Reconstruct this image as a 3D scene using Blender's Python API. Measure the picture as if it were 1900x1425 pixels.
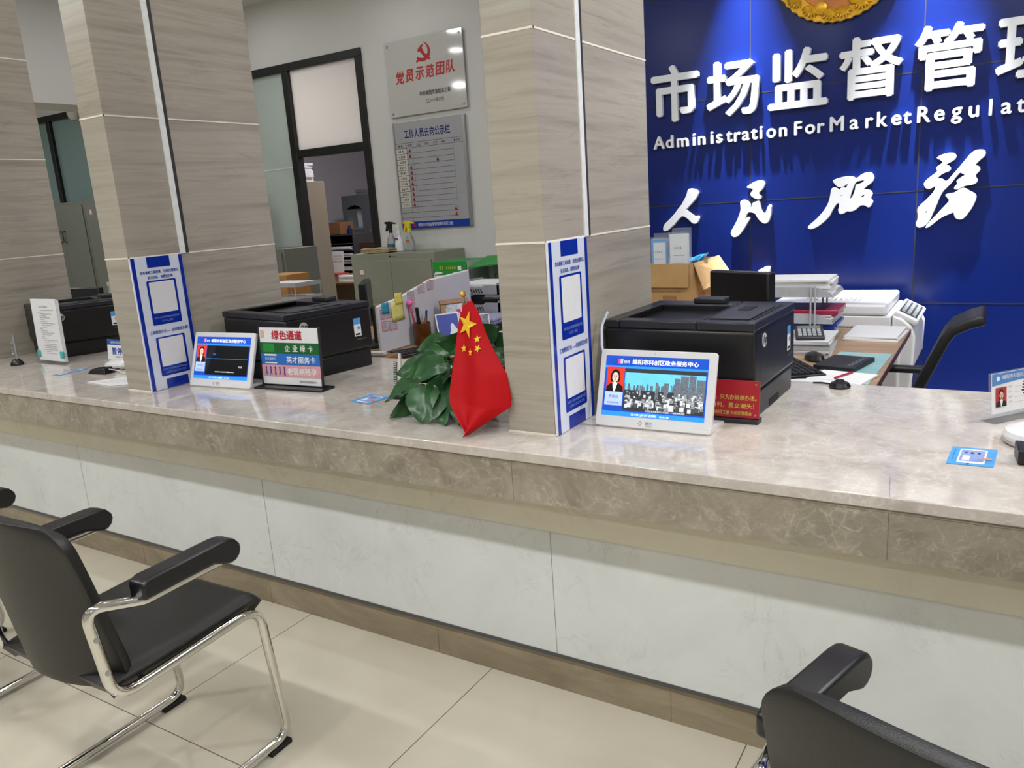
import bpy, math, random
from mathutils import Vector, Matrix
random.seed(7)
SC = bpy.context.scene
for _o in list(bpy.data.objects): bpy.data.objects.remove(_o)
COL = SC.collection
PI = math.pi

# ---------------------------------------------------------------- camera
def make_camera():
    f, yaw, pit, rol = 1452.0, .56579, .22513, -.06965
    d = Vector((-math.sin(yaw)*math.cos(pit), math.cos(yaw)*math.cos(pit), -math.sin(pit)))
    r = Vector((math.cos(yaw), math.sin(yaw), 0)); u = r.cross(d)
    r2 = r*math.cos(rol) + u*math.sin(rol); u2 = -r*math.sin(rol) + u*math.cos(rol)
    cam = bpy.data.cameras.new('camera'); cam.sensor_fit = 'HORIZONTAL'; cam.sensor_width = 36; cam.lens = f/1900*36
    cam.clip_start = .02; cam.clip_end = 100
    o = bpy.data.objects.new('camera', cam); COL.objects.link(o)
    M = Matrix((r2, u2, -d)).transposed().to_4x4(); M.translation = (0, -1.63631, 1.42425)
    o.matrix_world = M; SC.camera = o
make_camera()

# ---------------------------------------------------------------- light and exposure
W = bpy.data.worlds.new('hall_world'); SC.world = W; W.use_nodes = True
W.node_tree.nodes['Background'].inputs[0].default_value = (.9, .95, 1, 1)
W.node_tree.nodes['Background'].inputs[1].default_value = .05
SC.view_settings.view_transform = 'Standard'; SC.view_settings.look = 'None'
SC.view_settings.exposure = -0.07; SC.view_settings.gamma = 1.0; SC.view_settings.use_curve_mapping = False
SC.cycles.max_bounces = 7; SC.cycles.diffuse_bounces = 3; SC.cycles.glossy_bounces = 3
SC.cycles.transmission_bounces = 6; SC.cycles.transparent_max_bounces = 8
SC.cycles.sample_clamp_indirect = 6; SC.cycles.caustics_reflective = False; SC.cycles.caustics_refractive = False
CEIL = 3.22
def lamp(x, y, z, power, size=.16, col=(.985, .995, 1), spread=180, shape='DISK', sy=None, aim=None):
    l = bpy.data.lights.new('ceiling_or_fill_lamp', 'AREA'); l.shape = shape; l.size = size
    if sy: l.size_y = sy
    l.energy = power; l.color = col; l.spread = math.radians(spread)
    o = bpy.data.objects.new('ceiling_or_fill_lamp', l); COL.objects.link(o); o.location = (x, y, z)
    if aim: o.rotation_euler = (Vector(aim)-Vector((x, y, z))).to_track_quat('-Z', 'Y').to_euler()
    return o
# hall downlights in front of the counter
for x in (-7.0, -5.2, -3.4, -1.6, .2, 2.0, 3.8):
    lamp(x, -1.75, CEIL-.02, 17)
for x in (-6, -3.6, -1.2, 1.2, 3.2):
    lamp(x, -4.0, CEIL-.02, 12)
lamp(-2.0, -1.75, CEIL-.03, 60, size=9, shape='RECTANGLE', sy=.10)
# office lamps behind the counter
for x in (-5.4, -3.9, 1.6):
    lamp(x, 2.70, CEIL-.02, 3.6)
lamp(-7.7, 1.5, CEIL-.02, 34)
for x in (-4.9, -3.1, -1.3):
    lamp(x, 1.3, CEIL-.02, 7)
for x in (-5.5, -3.72, -1.9, -.1, 1.7):  # row over the counter, added as fill for column sides and worktop
    lamp(x, .42, CEIL-.02, 4.5)
for x in (-.2, 1.0, 2.3):
    lamp(x, 1.15, CEIL-.02, 24)
# wall washers over the blue feature wall
lamp(-1.30, 2.87, CEIL-.03, 16, size=.05, spread=34, aim=(-1.30, 3.04, 1.2))
lamp(-.36, 2.87, CEIL-.03, 16, size=.05, spread=34, aim=(-.36, 3.04, 1.2))
lamp(.60, 2.87, CEIL-.03, 16, size=.05, spread=34, aim=(.60, 3.04, 1.2))
# back room and far room
lamp(-5.2, 4.5, 2.9, 48, size=.5, col=(1, .97, .98))
lamp(-9.5, 5.2, 2.9, 40, size=.5, col=(.93, 1, .98))

# ---------------------------------------------------------------- helpers
def srgb(h):
    if isinstance(h, str):
        h = h.lstrip('#'); c = [int(h[i:i+2], 16)/255 for i in (0, 2, 4)]
    else: c = [t/255 for t in h]
    return tuple(((t+.055)/1.055)**2.4 if t > .04045 else t/12.92 for t in c)
MATS = {}
def base_mat(name):
    m = bpy.data.materials.new(name); m.use_nodes = True
    return m, m.node_tree.nodes, m.node_tree.links, m.node_tree.nodes['Principled BSDF']
def mat(name, col, rough=.5, metal=0, var=.06, bump=0, scale=40, emit=0, trans=0, alpha=1, coat=0, spec=None, ior=None):
    if name in MATS: return MATS[name]
    m, N, L, B = base_mat(name); c = srgb(col)
    B.inputs['Roughness'].default_value = rough; B.inputs['Metallic'].default_value = metal
    if spec is not None: B.inputs['Specular IOR Level'].default_value = spec
    if coat: B.inputs['Coat Weight'].default_value = coat; B.inputs['Coat Roughness'].default_value = .08
    if trans: B.inputs['Transmission Weight'].default_value = trans
    if ior: B.inputs['IOR'].default_value = ior
    B.inputs['Alpha'].default_value = alpha
    nz = N.new('ShaderNodeTexNoise'); nz.inputs['Scale'].default_value = scale; nz.inputs['Detail'].default_value = 3
    geo = N.new('ShaderNodeNewGeometry'); L.new(geo.outputs['Position'], nz.inputs['Vector'])
    rp = N.new('ShaderNodeValToRGB')
    rp.color_ramp.elements[0].position = .3; rp.color_ramp.elements[1].position = .7
    rp.color_ramp.elements[0].color = tuple(t*(1-var) for t in c)+(1,)
    rp.color_ramp.elements[1].color = tuple(min(1, t*(1+var)) for t in c)+(1,)
    L.new(nz.outputs['Fac'], rp.inputs['Fac']); L.new(rp.outputs['Color'], B.inputs['Base Color'])
    if bump:
        b = N.new('ShaderNodeBump'); b.inputs['Strength'].default_value = bump; b.inputs['Distance'].default_value = .002
        L.new(nz.outputs['Fac'], b.inputs['Height']); L.new(b.outputs['Normal'], B.inputs['Normal'])
    if emit:
        L.new(rp.outputs['Color'], B.inputs['Emission Color']); B.inputs['Emission Strength'].default_value = emit
    MATS[name] = m; return m
def ramp(N, stops):
    r = N.new('ShaderNodeValToRGB'); e = r.color_ramp.elements
    while len(e) < len(stops): e.new(.5)
    for k, (p, c) in enumerate(stops): e[k].position = p; e[k].color = srgb(c)+(1,)
    return r
def pos(N, L, sc, rot=(0, 0, 0)):
    g = N.new('ShaderNodeNewGeometry'); mp = N.new('ShaderNodeMapping')
    mp.inputs['Scale'].default_value = sc; mp.inputs['Rotation'].default_value = rot
    L.new(g.outputs['Position'], mp.inputs['Vector']); return mp.outputs['Vector']
def noise(N, L, vec, scale, detail=5, dist=0, rough=.55, typ='FBM'):
    n = N.new('ShaderNodeTexNoise'); n.noise_type = typ
    n.inputs['Scale'].default_value = scale; n.inputs['Detail'].default_value = detail
    n.inputs['Distortion'].default_value = dist; n.inputs['Roughness'].default_value = rough
    L.new(vec, n.inputs['Vector']); return n.outputs['Fac']
def mixc(N, L, fac, a, b, mode='MIX'):
    m = N.new('ShaderNodeMix'); m.data_type = 'RGBA'; m.blend_type = mode
    if isinstance(fac, float): m.inputs[0].default_value = fac
    else: L.new(fac, m.inputs[0])
    for s, i in ((a, 6), (b, 7)):
        if isinstance(s, (str, tuple)): m.inputs[i].default_value = srgb(s)+(1,)
        else: L.new(s, m.inputs[i])
    return m.outputs[2]
def stone_column_mat():
    m, N, L, B = base_mat('striped_travertine')
    v = pos(N, L, (.7, .7, 15.0), (.03, .02, 0))
    a = noise(N, L, v, 1.7, 6, .35, .62)
    r1 = ramp(N, [(.28, '#968e82'), (.42, '#a79f92'), (.55, '#b1a99c'), (.68, '#a0988b'), (.8, '#b8b0a3')])
    L.new(a, r1.inputs['Fac'])
    v2 = pos(N, L, (.9, .9, 11), (-.03, .04, 0))
    b = noise(N, L, v2, 1.5, 6, .5, .55)
    sb = N.new('ShaderNodeMath'); sb.operation = 'SUBTRACT'; L.new(b, sb.inputs[0]); sb.inputs[1].default_value = .47
    ab = N.new('ShaderNodeMath'); ab.operation = 'ABSOLUTE'; L.new(sb.outputs[0], ab.inputs[0])
    r2 = ramp(N, [(0, '#b0b0b0'), (.006, '#606060'), (.022, '#000000')]); L.new(ab.outputs[0], r2.inputs['Fac'])
    g_ = noise(N, L, pos(N, L, (1.2, 1.2, 5)), 1.3, 3); r3 = ramp(N, [(.42, '#000000'), (.6, '#ffffff')]); L.new(g_, r3.inputs['Fac'])
    f_ = mixc(N, L, 1.0, r2.outputs['Color'], r3.outputs['Color'], 'MULTIPLY')
    c = mixc(N, L, f_, r1.outputs['Color'], '#847b6d')
    L.new(c, B.inputs['Base Color']); B.inputs['Roughness'].default_value = .22
    return m
def marble_mat(name, stops, vein, vs=5.0, rough=.13, cut=(.62, .9), amt=.7, stretch=(1, 1, 1), net=0, fleck=0):
    m, N, L, B = base_mat(name)
    v = pos(N, L, stretch)
    r1 = ramp(N, stops); L.new(noise(N, L, v, vs*.55, 8, .7, .62), r1.inputs['Fac'])
    b = noise(N, L, v, vs, 7, 1.4, .62)
    sub = N.new('ShaderNodeMath'); sub.operation = 'SUBTRACT'; L.new(b, sub.inputs[0]); sub.inputs[1].default_value = .5
    ab = N.new('ShaderNodeMath'); ab.operation = 'ABSOLUTE'; L.new(sub.outputs[0], ab.inputs[0])
    r2 = ramp(N, [(0, tuple(int(255*amt) for _ in range(3))), (.012, tuple(int(120*amt) for _ in range(3))), (.05, '#000000')])
    L.new(ab.outputs[0], r2.inputs['Fac'])
    g = noise(N, L, v, vs*.8, 3); r3 = ramp(N, [(cut[0]-.2, '#000000'), (cut[1]-.2, '#ffffff')]); L.new(g, r3.inputs['Fac'])
    f = mixc(N, L, 1.0, r2.outputs['Color'], r3.outputs['Color'], 'MULTIPLY')
    c = mixc(N, L, f, r1.outputs['Color'], vein)
    if net:                                                           # pale crackle between the darker clouds
        dn = N.new('ShaderNodeTexNoise'); dn.inputs['Scale'].default_value = 9; dn.inputs['Detail'].default_value = 4; L.new(v, dn.inputs['Vector'])
        vm = N.new('ShaderNodeVectorMath'); vm.operation = 'MULTIPLY_ADD'; L.new(dn.outputs['Color'], vm.inputs[0]); vm.inputs[1].default_value = (.16, .16, .16); L.new(v, vm.inputs[2])
        vo = N.new('ShaderNodeTexVoronoi'); vo.feature = 'DISTANCE_TO_EDGE'; vo.inputs['Scale'].default_value = net; L.new(vm.outputs[0], vo.inputs['Vector'])
        rv = ramp(N, [(0, '#b4b4b4'), (.03, '#585858'), (.13, '#000000')]); L.new(vo.outputs['Distance'], rv.inputs['Fac'])
        mk = ramp(N, [(.40, '#000000'), (.66, '#ffffff')]); L.new(noise(N, L, v, 5.5, 4), mk.inputs['Fac'])
        c = mixc(N, L, mixc(N, L, 1.0, rv.outputs['Color'], mk.outputs['Color'], 'MULTIPLY'), c, vein)
    if fleck:
        fl_ = ramp(N, [(.58, '#000000'), (.74, (int(255*fleck),)*3)]); L.new(noise(N, L, v, 34, 5, 1.2, .6), fl_.inputs['Fac'])
        dk_ = ramp(N, [(.30, (int(180*fleck),)*3), (.44, '#000000')]); L.new(noise(N, L, v, 13, 5, .8, .6), dk_.inputs['Fac'])
        c = mixc(N, L, fl_.outputs['Color'], mixc(N, L, dk_.outputs['Color'], c, stops[0][1]), vein)
    L.new(c, B.inputs['Base Color']); B.inputs['Roughness'].default_value = rough
    return m
def floor_mat():
    m, N, L, B = base_mat('cream_floor_tile')
    v = pos(N, L, (1, 1, 1))
    r1 = ramp(N, [(.3, '#cdc5b1'), (.5, '#d4ccb9'), (.7, '#dad3c1')]); L.new(noise(N, L, v, 2.2, 8, .6), r1.inputs['Fac'])
    br = N.new('ShaderNodeTexBrick'); br.offset = 0; br.inputs['Scale'].default_value = 1
    br.inputs['Brick Width'].default_value = .8; br.inputs['Row Height'].default_value = .8
    br.inputs['Mortar Size'].default_value = .0016; br.inputs['Mortar Smooth'].default_value = 0
    mp = N.new('ShaderNodeMapping'); mp.inputs['Location'].default_value = (.494+8, .512+8, 0)
    g = N.new('ShaderNodeNewGeometry'); L.new(g.outputs['Position'], mp.inputs['Vector']); L.new(mp.outputs['Vector'], br.inputs['Vector'])
    c = mixc(N, L, br.outputs['Fac'], r1.outputs['Color'], '#6f675a')
    L.new(c, B.inputs['Base Color']); B.inputs['Roughness'].default_value = .055
    return m
def wood_mat(name, a, b, sc=(2, 26, 26)):
    m, N, L, B = base_mat(name)
    r = ramp(N, [(.3, a), (.7, b)]); L.new(noise(N, L, pos(N, L, sc), 1.5, 5, .8), r.inputs['Fac'])
    L.new(r.outputs['Color'], B.inputs['Base Color']); B.inputs['Roughness'].default_value = .4
    return m
def glass_mat(name, col, rough, dens=.75, emit=0):
    m, N, L, B = base_mat(name); B.inputs['Base Color'].default_value = srgb(col)+(1,)
    B.inputs['Roughness'].default_value = rough; B.inputs['IOR'].default_value = 1.45
    nz = noise(N, L, pos(N, L, (3, 3, 3)), 2, 3); rr = ramp(N, [(0, (int(255*rough),)*3), (1, (int(255*min(1, rough+.08)),)*3)])
    t = N.new('ShaderNodeBsdfTranslucent'); t.inputs[0].default_value = srgb(col)+(1,)
    tr = N.new('ShaderNodeBsdfTransparent'); tr.inputs[0].default_value = srgb(col)+(1,)
    mx = N.new('ShaderNodeMixShader'); mx.inputs[0].default_value = dens
    L.new(tr.outputs[0], mx.inputs[1]); L.new(t.outputs[0], mx.inputs[2])
    m2 = N.new('ShaderNodeMixShader'); m2.inputs[0].default_value = .45 if dens > .3 else .07
    L.new(mx.outputs[0], m2.inputs[1]); L.new(B.outputs[0], m2.inputs[2])
    L.new(m2.outputs[0], N['Material Output'].inputs['Surface'])
    return m
M_col = stone_column_mat()
M_top = marble_mat('counter_marble', [(.3, '#b4aaa1'), (.5, '#c6bdb4'), (.7, '#d2cac2')], '#f0ece6', 16, .09, (.45, .7), .5, net=15, fleck=.7)
M_fascia = marble_mat('fascia_marble', [(.3, '#82796a'), (.5, '#978d7e'), (.7, '#a79e8f')], '#d3cabb', 14, .16, (.45, .7), .5, net=17, fleck=.75)
M_panel = marble_mat('white_marble', [(.3, '#d3d6d7'), (.5, '#dadddd'), (.7, '#dfe2e2')], '#a3a19e', 6, .12, (.66, .84), .6)
M_strip = marble_mat('cream_marble', [(.3, '#d9d2bf'), (.5, '#dfd8c6'), (.7, '#e4decd')], '#8c826f', 5, .25, (.65, .85), .5)
M_kick = marble_mat('brown_travertine', [(.28, '#7b6e5b'), (.5, '#8f826d'), (.72, '#a3967f')], '#5b4f3f', 5, .14, (.5, .8), .5, (1, 1, 3))
M_floor = floor_mat()
M_wall = mat('white_wall_paint', '#d1d1cd', .55, var=.015, scale=3)
M_lilac = mat('lilac_grey_wall_paint', '#b9b4bb', .6, var=.02, scale=3)
M_ceil = mat('ceiling_paint', '#dcdcda', .7, var=.01, scale=3)
M_blue = mat('glossy_blue_panel', '#0a1d60', .24, var=.04, scale=4, spec=.3)
M_joint = mat('dark_joint', '#15171d', .6)
M_wl = mat('white_acrylic_letter', '#d9dce1', .35, var=.02)
M_black = mat('black_plastic', '#131316', .34, var=.1, bump=.05, scale=300)
M_blackm = mat('matte_black_plastic', '#1b1b1f', .5, var=.1)
M_darkgrey = mat('dark_grey_plastic', '#2c2d33', .4)
M_void = mat('deep_black_plastic', '#060607', .6)
M_leather = mat('black_leather', '#171615', .42, var=.15, bump=.25, scale=420)
M_chrome = mat('chrome', '#d8d6d2', .09, metal=1, var=.02)
M_rubber = mat('black_rubber', '#0c0c0c', .7)
M_frame = mat('black_frame_paint', '#0c0c0b', .4)
M_white = mat('white_plastic', '#e6e6e8', .28, var=.01)
M_paper = mat('white_paper', '#e8e8ea', .7, var=.02)
M_paper2 = mat('grey_white_paper', '#cfcfd2', .7, var=.05)
M_ink = mat('black_ink', '#1a1a1c', .6)
M_gink = mat('grey_ink', '#85868c', .6)
M_bink = mat('blue_ink', '#1440a8', .5)
M_rink = mat('red_ink', '#c4202a', .5)
M_gold = mat('gold_ink', '#e2c25a', .45)
M_steel = mat('silver_metal', '#b4b6b8', .3, metal=.9)
M_sage = mat('sage_green_cabinet_paint', '#8c9080', .45, var=.02)
M_greycab = mat('grey_green_cabinet_paint', '#6f7268', .45, var=.02)
M_line = mat('dark_seam', '#2a2c28', .6)
M_card = mat('brown_cardboard', '#b08d5c', .75, var=.08, scale=12)
M_cardi = mat('dark_inner_cardboard', '#8d6b48', .8, var=.08)
M_wood = wood_mat('light_brown_wood', '#94765a', '#b19474')
M_edge = mat('brown_purple_edge_band', '#5c4038', .4)
M_green = mat('printed_green_card', '#1f8c34', .5)
M_cyan = mat('printed_light_blue', '#4d9fe0', .5)
M_red = mat('red_acrylic', '#b0202c', .2)
M_flag = mat('red_flag_satin', '#b80610', .6, var=.05, scale=8, spec=.2)
M_yellow = mat('flag_yellow', '#f2c21c', .5)
M_leaf = None
M_acr = glass_mat('clear_acrylic', '#fafcfd', .03, .04)
M_frost = glass_mat('frosted_glass', '#ebe8e4', .3, .85)
M_pale = glass_mat('pale_green_glass', '#c2cac4', .2, .8)
M_teal = glass_mat('teal_tinted_glass', '#a3b5b2', .08, .5)
M_sblue = mat('screen_blue', '#1550c8', .2, emit=.45)
M_slblue = mat('screen_light_blue', '#2f8fee', .2, emit=.6)
M_swhite = mat('screen_white', '#ffffff', .2, emit=.6)
M_slilac = mat('screen_lilac', '#b9cdf6', .2, emit=.5)
M_sred = mat('screen_red', '#e23a26', .2, emit=.5)
M_sdark = mat('screen_dark', '#3a3c40', .2, emit=.3)
M_ssky = mat('screen_sky', '#6cc9f2', .2, emit=.6)
M_sgrey = mat('screen_grey', '#9a9ea2', .2, emit=.4, var=.6, scale=200)
M_sbld = mat('screen_building', '#6d7680', .2, emit=.35, var=.3, scale=200)
M_skin = mat('screen_skin', '#f0cdbb', .2, emit=.55)
M_pskin = mat('printed_skin', '#e2b9a2', .5)
M_shair = mat('screen_hair', '#1c1414', .2, emit=.1)

class F:                                                           # a flat sheet's own axes: origin, right, up
    def __init__(s, o, u, v):
        s.o = Vector(o); s.u = Vector(u).normalized(); s.v = Vector(v).normalized(); s.n = s.u.cross(s.v)
    def __call__(s, x, y, d=0): return s.o + s.u*x + s.v*y + s.n*d
XZ = lambda o: F(o, (1, 0, 0), (0, 0, 1))                          # faces -Y
YZ = lambda o: F(o, (0, 1, 0), (0, 0, 1))                          # faces +X
XY = lambda o: F(o, (1, 0, 0), (0, 1, 0))                          # faces up
WORLD = F((0, 0, 0), (1, 0, 0), (0, 1, 0))

GLYPH = {}
def glyphs(body, bold):
    k = (body, bold)
    if k not in GLYPH:
        c = bpy.data.curves.new('lettering', 'FONT'); c.body = body; c.size = 1; c.resolution_u = 3
        o = bpy.data.objects.new('lettering', c); COL.objects.link(o); bpy.context.view_layer.update()
        m = bpy.data.meshes.new_from_object(o.evaluated_get(bpy.context.evaluated_depsgraph_get()))
        vs = [tuple(v.co) for v in m.vertices]; fs = [list(p.vertices) for p in m.polygons]
        bpy.data.objects.remove(o); bpy.data.curves.remove(c); bpy.data.meshes.remove(m)
        if bold:                                                       # heavier strokes: the outline laid down again all round itself
            V0, F0 = vs, fs; vs, fs, lay = [], [], 0
            dirs = [(math.cos(PI*k/4+.01), math.sin(PI*k/4+.01)) for k in range(8)] if bold > .025 else [(1, 0), (-1, 0), (0, 1), (0, -1)]
            for dx, dy in [(0, 0)]+dirs:
                n = len(vs); vs += [(a+dx*bold, b+dy*bold, lay) for a, b, _ in V0]; fs += [[i+n for i in q] for q in F0]; lay += 1
        x0 = min(v[0] for v in vs); x1 = max(v[0] for v in vs); y0 = min(v[1] for v in vs); y1 = max(v[1] for v in vs)
        GLYPH[k] = ([((a-x0), (b-y0), c_) for a, b, c_ in vs], fs, x1-x0, y1-y0)
    return GLYPH[k]

class G:
    def __init__(s): s.v = []; s.f = []
    def add(s, vs, fs):
        n = len(s.v); s.v += [tuple(p) for p in vs]; s.f += [[i+n for i in q] for q in fs]; return s
    def box(s, x0, y0, z0, x1, y1, z1):
        return s.add([(x, y, z) for z in (z0, z1) for y in (y0, y1) for x in (x0, x1)],
                     [(0, 2, 3, 1), (4, 5, 7, 6), (0, 1, 5, 4), (2, 6, 7, 3), (0, 4, 6, 2), (1, 3, 7, 5)])
    def obox(s, fr, x0, y0, x1, y1, d0, d1):                       # a box in a sheet's axes
        return s.add([fr(x, y, d) for d in (d0, d1) for y in (y0, y1) for x in (x0, x1)],
                     [(0, 2, 3, 1), (4, 5, 7, 6), (0, 1, 5, 4), (2, 6, 7, 3), (0, 4, 6, 2), (1, 3, 7, 5)])
    def rect(s, fr, x0, y0, x1, y1, d=.0006):
        return s.add([fr(x0, y0, d), fr(x1, y0, d), fr(x1, y1, d), fr(x0, y1, d)], [(0, 1, 2, 3)])
    def rrect(s, fr, x0, y0, x1, y1, r, d=.0006, d0=None):
        P = []
        for cx, cy, a in ((x1-r, y0+r, -90), (x1-r, y1-r, 0), (x0+r, y1-r, 90), (x0+r, y0+r, 180)):
            for k in range(6):
                t = math.radians(a+18*k); P.append((cx+r*math.cos(t), cy+r*math.sin(t)))
        return s.poly(fr, P, d, d0)
    def poly(s, fr, P, d=.0006, d0=None):
        n = len(P)
        if d0 is None: return s.add([fr(x, y, d) for x, y in P], [list(range(n))])
        return s.add([fr(x, y, d) for x, y in P]+[fr(x, y, d0) for x, y in P],
                     [list(range(n)), list(range(2*n-1, n-1, -1))]+[(i, n+i, n+(i+1) % n, (i+1) % n) for i in range(n)])
    def ell(s, fr, x, y, rx, ry, d=.0006, n=28, d0=None, a0=0, a1=360):
        k = n if a1-a0 < 360 else n-1
        return s.poly(fr, [(x+rx*math.cos(math.radians(a0+(a1-a0)*i/n)), y+ry*math.sin(math.radians(a0+(a1-a0)*i/n))) for i in range(k+1)], d, d0)
    def ring(s, fr, x0, y0, x1, y1, t, d=.0006):
        s.rect(fr, x0, y0, x1, y0+t, d); s.rect(fr, x0, y1-t, x1, y1, d)
        s.rect(fr, x0, y0+t, x0+t, y1-t, d); return s.rect(fr, x1-t, y0+t, x1, y1-t, d)
    def text(s, fr, body, x, y, w=None, h=None, d=.0008, bold=0, ex=0, slant=0):
        vs, fs, tw, th = glyphs(body, bold)
        sx = w/tw if w else h/th; sy = h/th if h else sx
        if not w: sx = sy
        P = [(x+a*sx+slant*b*sy, y+b*sy, k_*(4e-5 if not ex else 1.2e-4)) for a, b, k_ in vs]   # each pass a hair above the last
        if not ex: return s.add([fr(a, b, d+k_) for a, b, k_ in P], fs)
        n = len(P); ed = {}
        for q in fs:
            for i in range(len(q)):
                e = (q[i], q[(i+1) % len(q)]); ed[e] = ed.get(e, 0)+1
        sides = [(b, a, a+n, b+n) for (a, b) in ed if (b, a) not in ed]
        return s.add([fr(a, b, d+ex+k_) for a, b, k_ in P]+[fr(a, b, d-k_) for a, b, k_ in P], [list(q) for q in fs]+sides)
    def scrib(s, fr, x0, y0, x1, h, d=.0008, n=None, seed=1):       # unreadable small print
        R = random.Random(seed); x = x0
        while x < x1-h*.5:
            w = h*R.uniform(.55, .8)
            for k in range(3):
                yy = y0+h*(k+.12)/3; s.rect(fr, x+R.uniform(0, .25)*w, yy, min(x+w*R.uniform(.7, 1), x1), yy+h*.15, d)
            xx = x+w*R.uniform(.3, .6); s.rect(fr, xx, y0, min(xx+h*.14, x1), y0+h, d)
            x += h*.95
        return s
    def tube(s, pts, r, n=12, cap=True, closed=False):
        pts = [Vector(p) for p in pts]; N_ = len(pts); T = []
        for i in range(N_):
            a = pts[i-1] if (i or closed) else pts[0]; b = pts[(i+1) % N_] if (i < N_-1 or closed) else pts[-1]
            T.append((b-a).normalized())
        q = T[0].orthogonal().normalized(); base = len(s.v)
        rr = r if isinstance(r, (list, tuple)) else [r]*N_
        for i in range(N_):
            q = (q-T[i]*q.dot(T[i])).normalized(); p = T[i].cross(q)
            for k in range(n):
                t = 2*PI*k/n; s.v.append(tuple(pts[i]+(q*math.cos(t)+p*math.sin(t))*rr[i]))
        for i in range(N_ if closed else N_-1):
            j = (i+1) % N_
            for k in range(n):
                s.f.append([base+i*n+k, base+i*n+(k+1) % n, base+j*n+(k+1) % n, base+j*n+k])
        if cap and not closed:
            s.f.append([base+k for k in range(n)][::-1]); s.f.append([base+(N_-1)*n+k for k in range(n)])
        return s
    def lathe(s, prof, c=(0, 0, 0), n=28, sx=1, sy=1):
        base = len(s.v)
        for r, z in prof:
            for k in range(n):
                t = 2*PI*k/n; s.v.append((c[0]+r*math.cos(t)*sx, c[1]+r*math.sin(t)*sy, c[2]+z))
        for i in range(len(prof)-1):
            for k in range(n):
                s.f.append([base+i*n+k, base+i*n+(k+1) % n, base+(i+1)*n+(k+1) % n, base+(i+1)*n+k])
        s.f.append([base+k for k in range(n)][::-1]); s.f.append([base+(len(prof)-1)*n+k for k in range(n)])
        return s
    def grid(s, fn, nu, nv):
        base = len(s.v)
        for j in range(nv+1):
            for i in range(nu+1): s.v.append(tuple(fn(i/nu, j/nv)))
        for j in range(nv):
            for i in range(nu):
                a = base+j*(nu+1)+i; s.f.append([a, a+1, a+nu+2, a+nu+1])
        return s
    def build(s, name, m, parent=None, bevel=0, seg=2, smooth=True, solid=0, ang=35, sub=0, off=-1):
        me = bpy.data.meshes.new(name); me.from_pydata(s.v, [], s.f); me.validate(); me.update()
        me.materials.append(m)
        o = bpy.data.objects.new(name, me); COL.objects.link(o)
        if parent: o.parent = parent
        if smooth:
            for p in me.polygons: p.use_smooth = True
            me.set_sharp_from_angle(angle=math.radians(ang))
        if solid:
            md = o.modifiers.new('solid', 'SOLIDIFY'); md.thickness = solid; md.offset = off
        if bevel:
            md = o.modifiers.new('bevel', 'BEVEL'); md.width = bevel; md.segments = seg; md.limit_method = 'ANGLE'; md.angle_limit = math.radians(40)
            md.harden_normals = False
        if sub:
            md = o.modifiers.new('sub', 'SUBSURF'); md.levels = sub; md.render_levels = sub
        return o
def fillet(P, rad, n=6):
    P = [Vector(p) for p in P]; out = [P[0]]
    for i in range(1, len(P)-1):
        r = rad[i] if isinstance(rad, (list, tuple)) else rad
        a = (P[i-1]-P[i]); b = (P[i+1]-P[i]); la, lb = a.length, b.length; a.normalize(); b.normalize()
        th = a.angle(b); t = min(r/math.tan(th/2), la*.49, lb*.49)
        p0, p2 = P[i]+a*t, P[i]+b*t
        for k in range(n+1):
            s = k/n; out.append(p0*(1-s)**2+P[i]*2*s*(1-s)+p2*s*s)
    out.append(P[-1]); return out
def tag(o, label=None, cat=None, group=None, kind=None):
    if label: o['label'] = label
    if cat: o['category'] = cat
    if group: o['group'] = group
    if kind: o['kind'] = kind
    return o
def thing(name, label, cat, loc=(0, 0, 0), rotz=0, group=None):
    o = bpy.data.objects.new(name, None); COL.objects.link(o); o.location = loc; o.rotation_euler = (0, 0, rotz)
    o.empty_display_size = .05
    return tag(o, label, cat, group)
def struct(name, g, m, parent=None, **k):
    o = g.build(name, m, parent, **k)
    if not parent: o['kind'] = 'structure'
    return o
def copy_tree(o, parent=None):
    c = o.copy(); COL.objects.link(c)
    if parent: c.parent = parent
    for ch in [x for x in bpy.data.objects if x.parent is o]: copy_tree(ch, c)
    return c
def children_of(o): return [x for x in bpy.data.objects if x.parent is o]
def outline(loops, fr, depth, bevel=.0):                            # solid plate from closed outlines with holes
    c = bpy.data.curves.new('outline', 'CURVE'); c.dimensions = '2D'; c.fill_mode = 'BOTH'; c.extrude = depth/2; c.bevel_depth = bevel; c.bevel_resolution = 1
    for lp in loops:
        s = c.splines.new('POLY'); s.points.add(len(lp)-1); s.use_cyclic_u = True
        for p, (x, y) in zip(s.points, lp): p.co = (x, y, 0, 1)
    o = bpy.data.objects.new('outline', c); COL.objects.link(o); bpy.context.view_layer.update()
    m = bpy.data.meshes.new_from_object(o.evaluated_get(bpy.context.evaluated_depsgraph_get()))
    g = G(); g.add([fr(v.co.x, v.co.y, v.co.z) for v in m.vertices], [list(p.vertices) for p in m.polygons])
    bpy.data.objects.remove(o); bpy.data.curves.remove(c); bpy.data.meshes.remove(m)
    return g
def chaikin(P, k=2):
    for _ in range(k):
        Q = []
        for i in range(len(P)):
            a, b = P[i], P[(i+1) % len(P)]
            Q += [(a[0]*.75+b[0]*.25, a[1]*.75+b[1]*.25), (a[0]*.25+b[0]*.75, a[1]*.25+b[1]*.75)]
        P = Q
    return P

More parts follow.
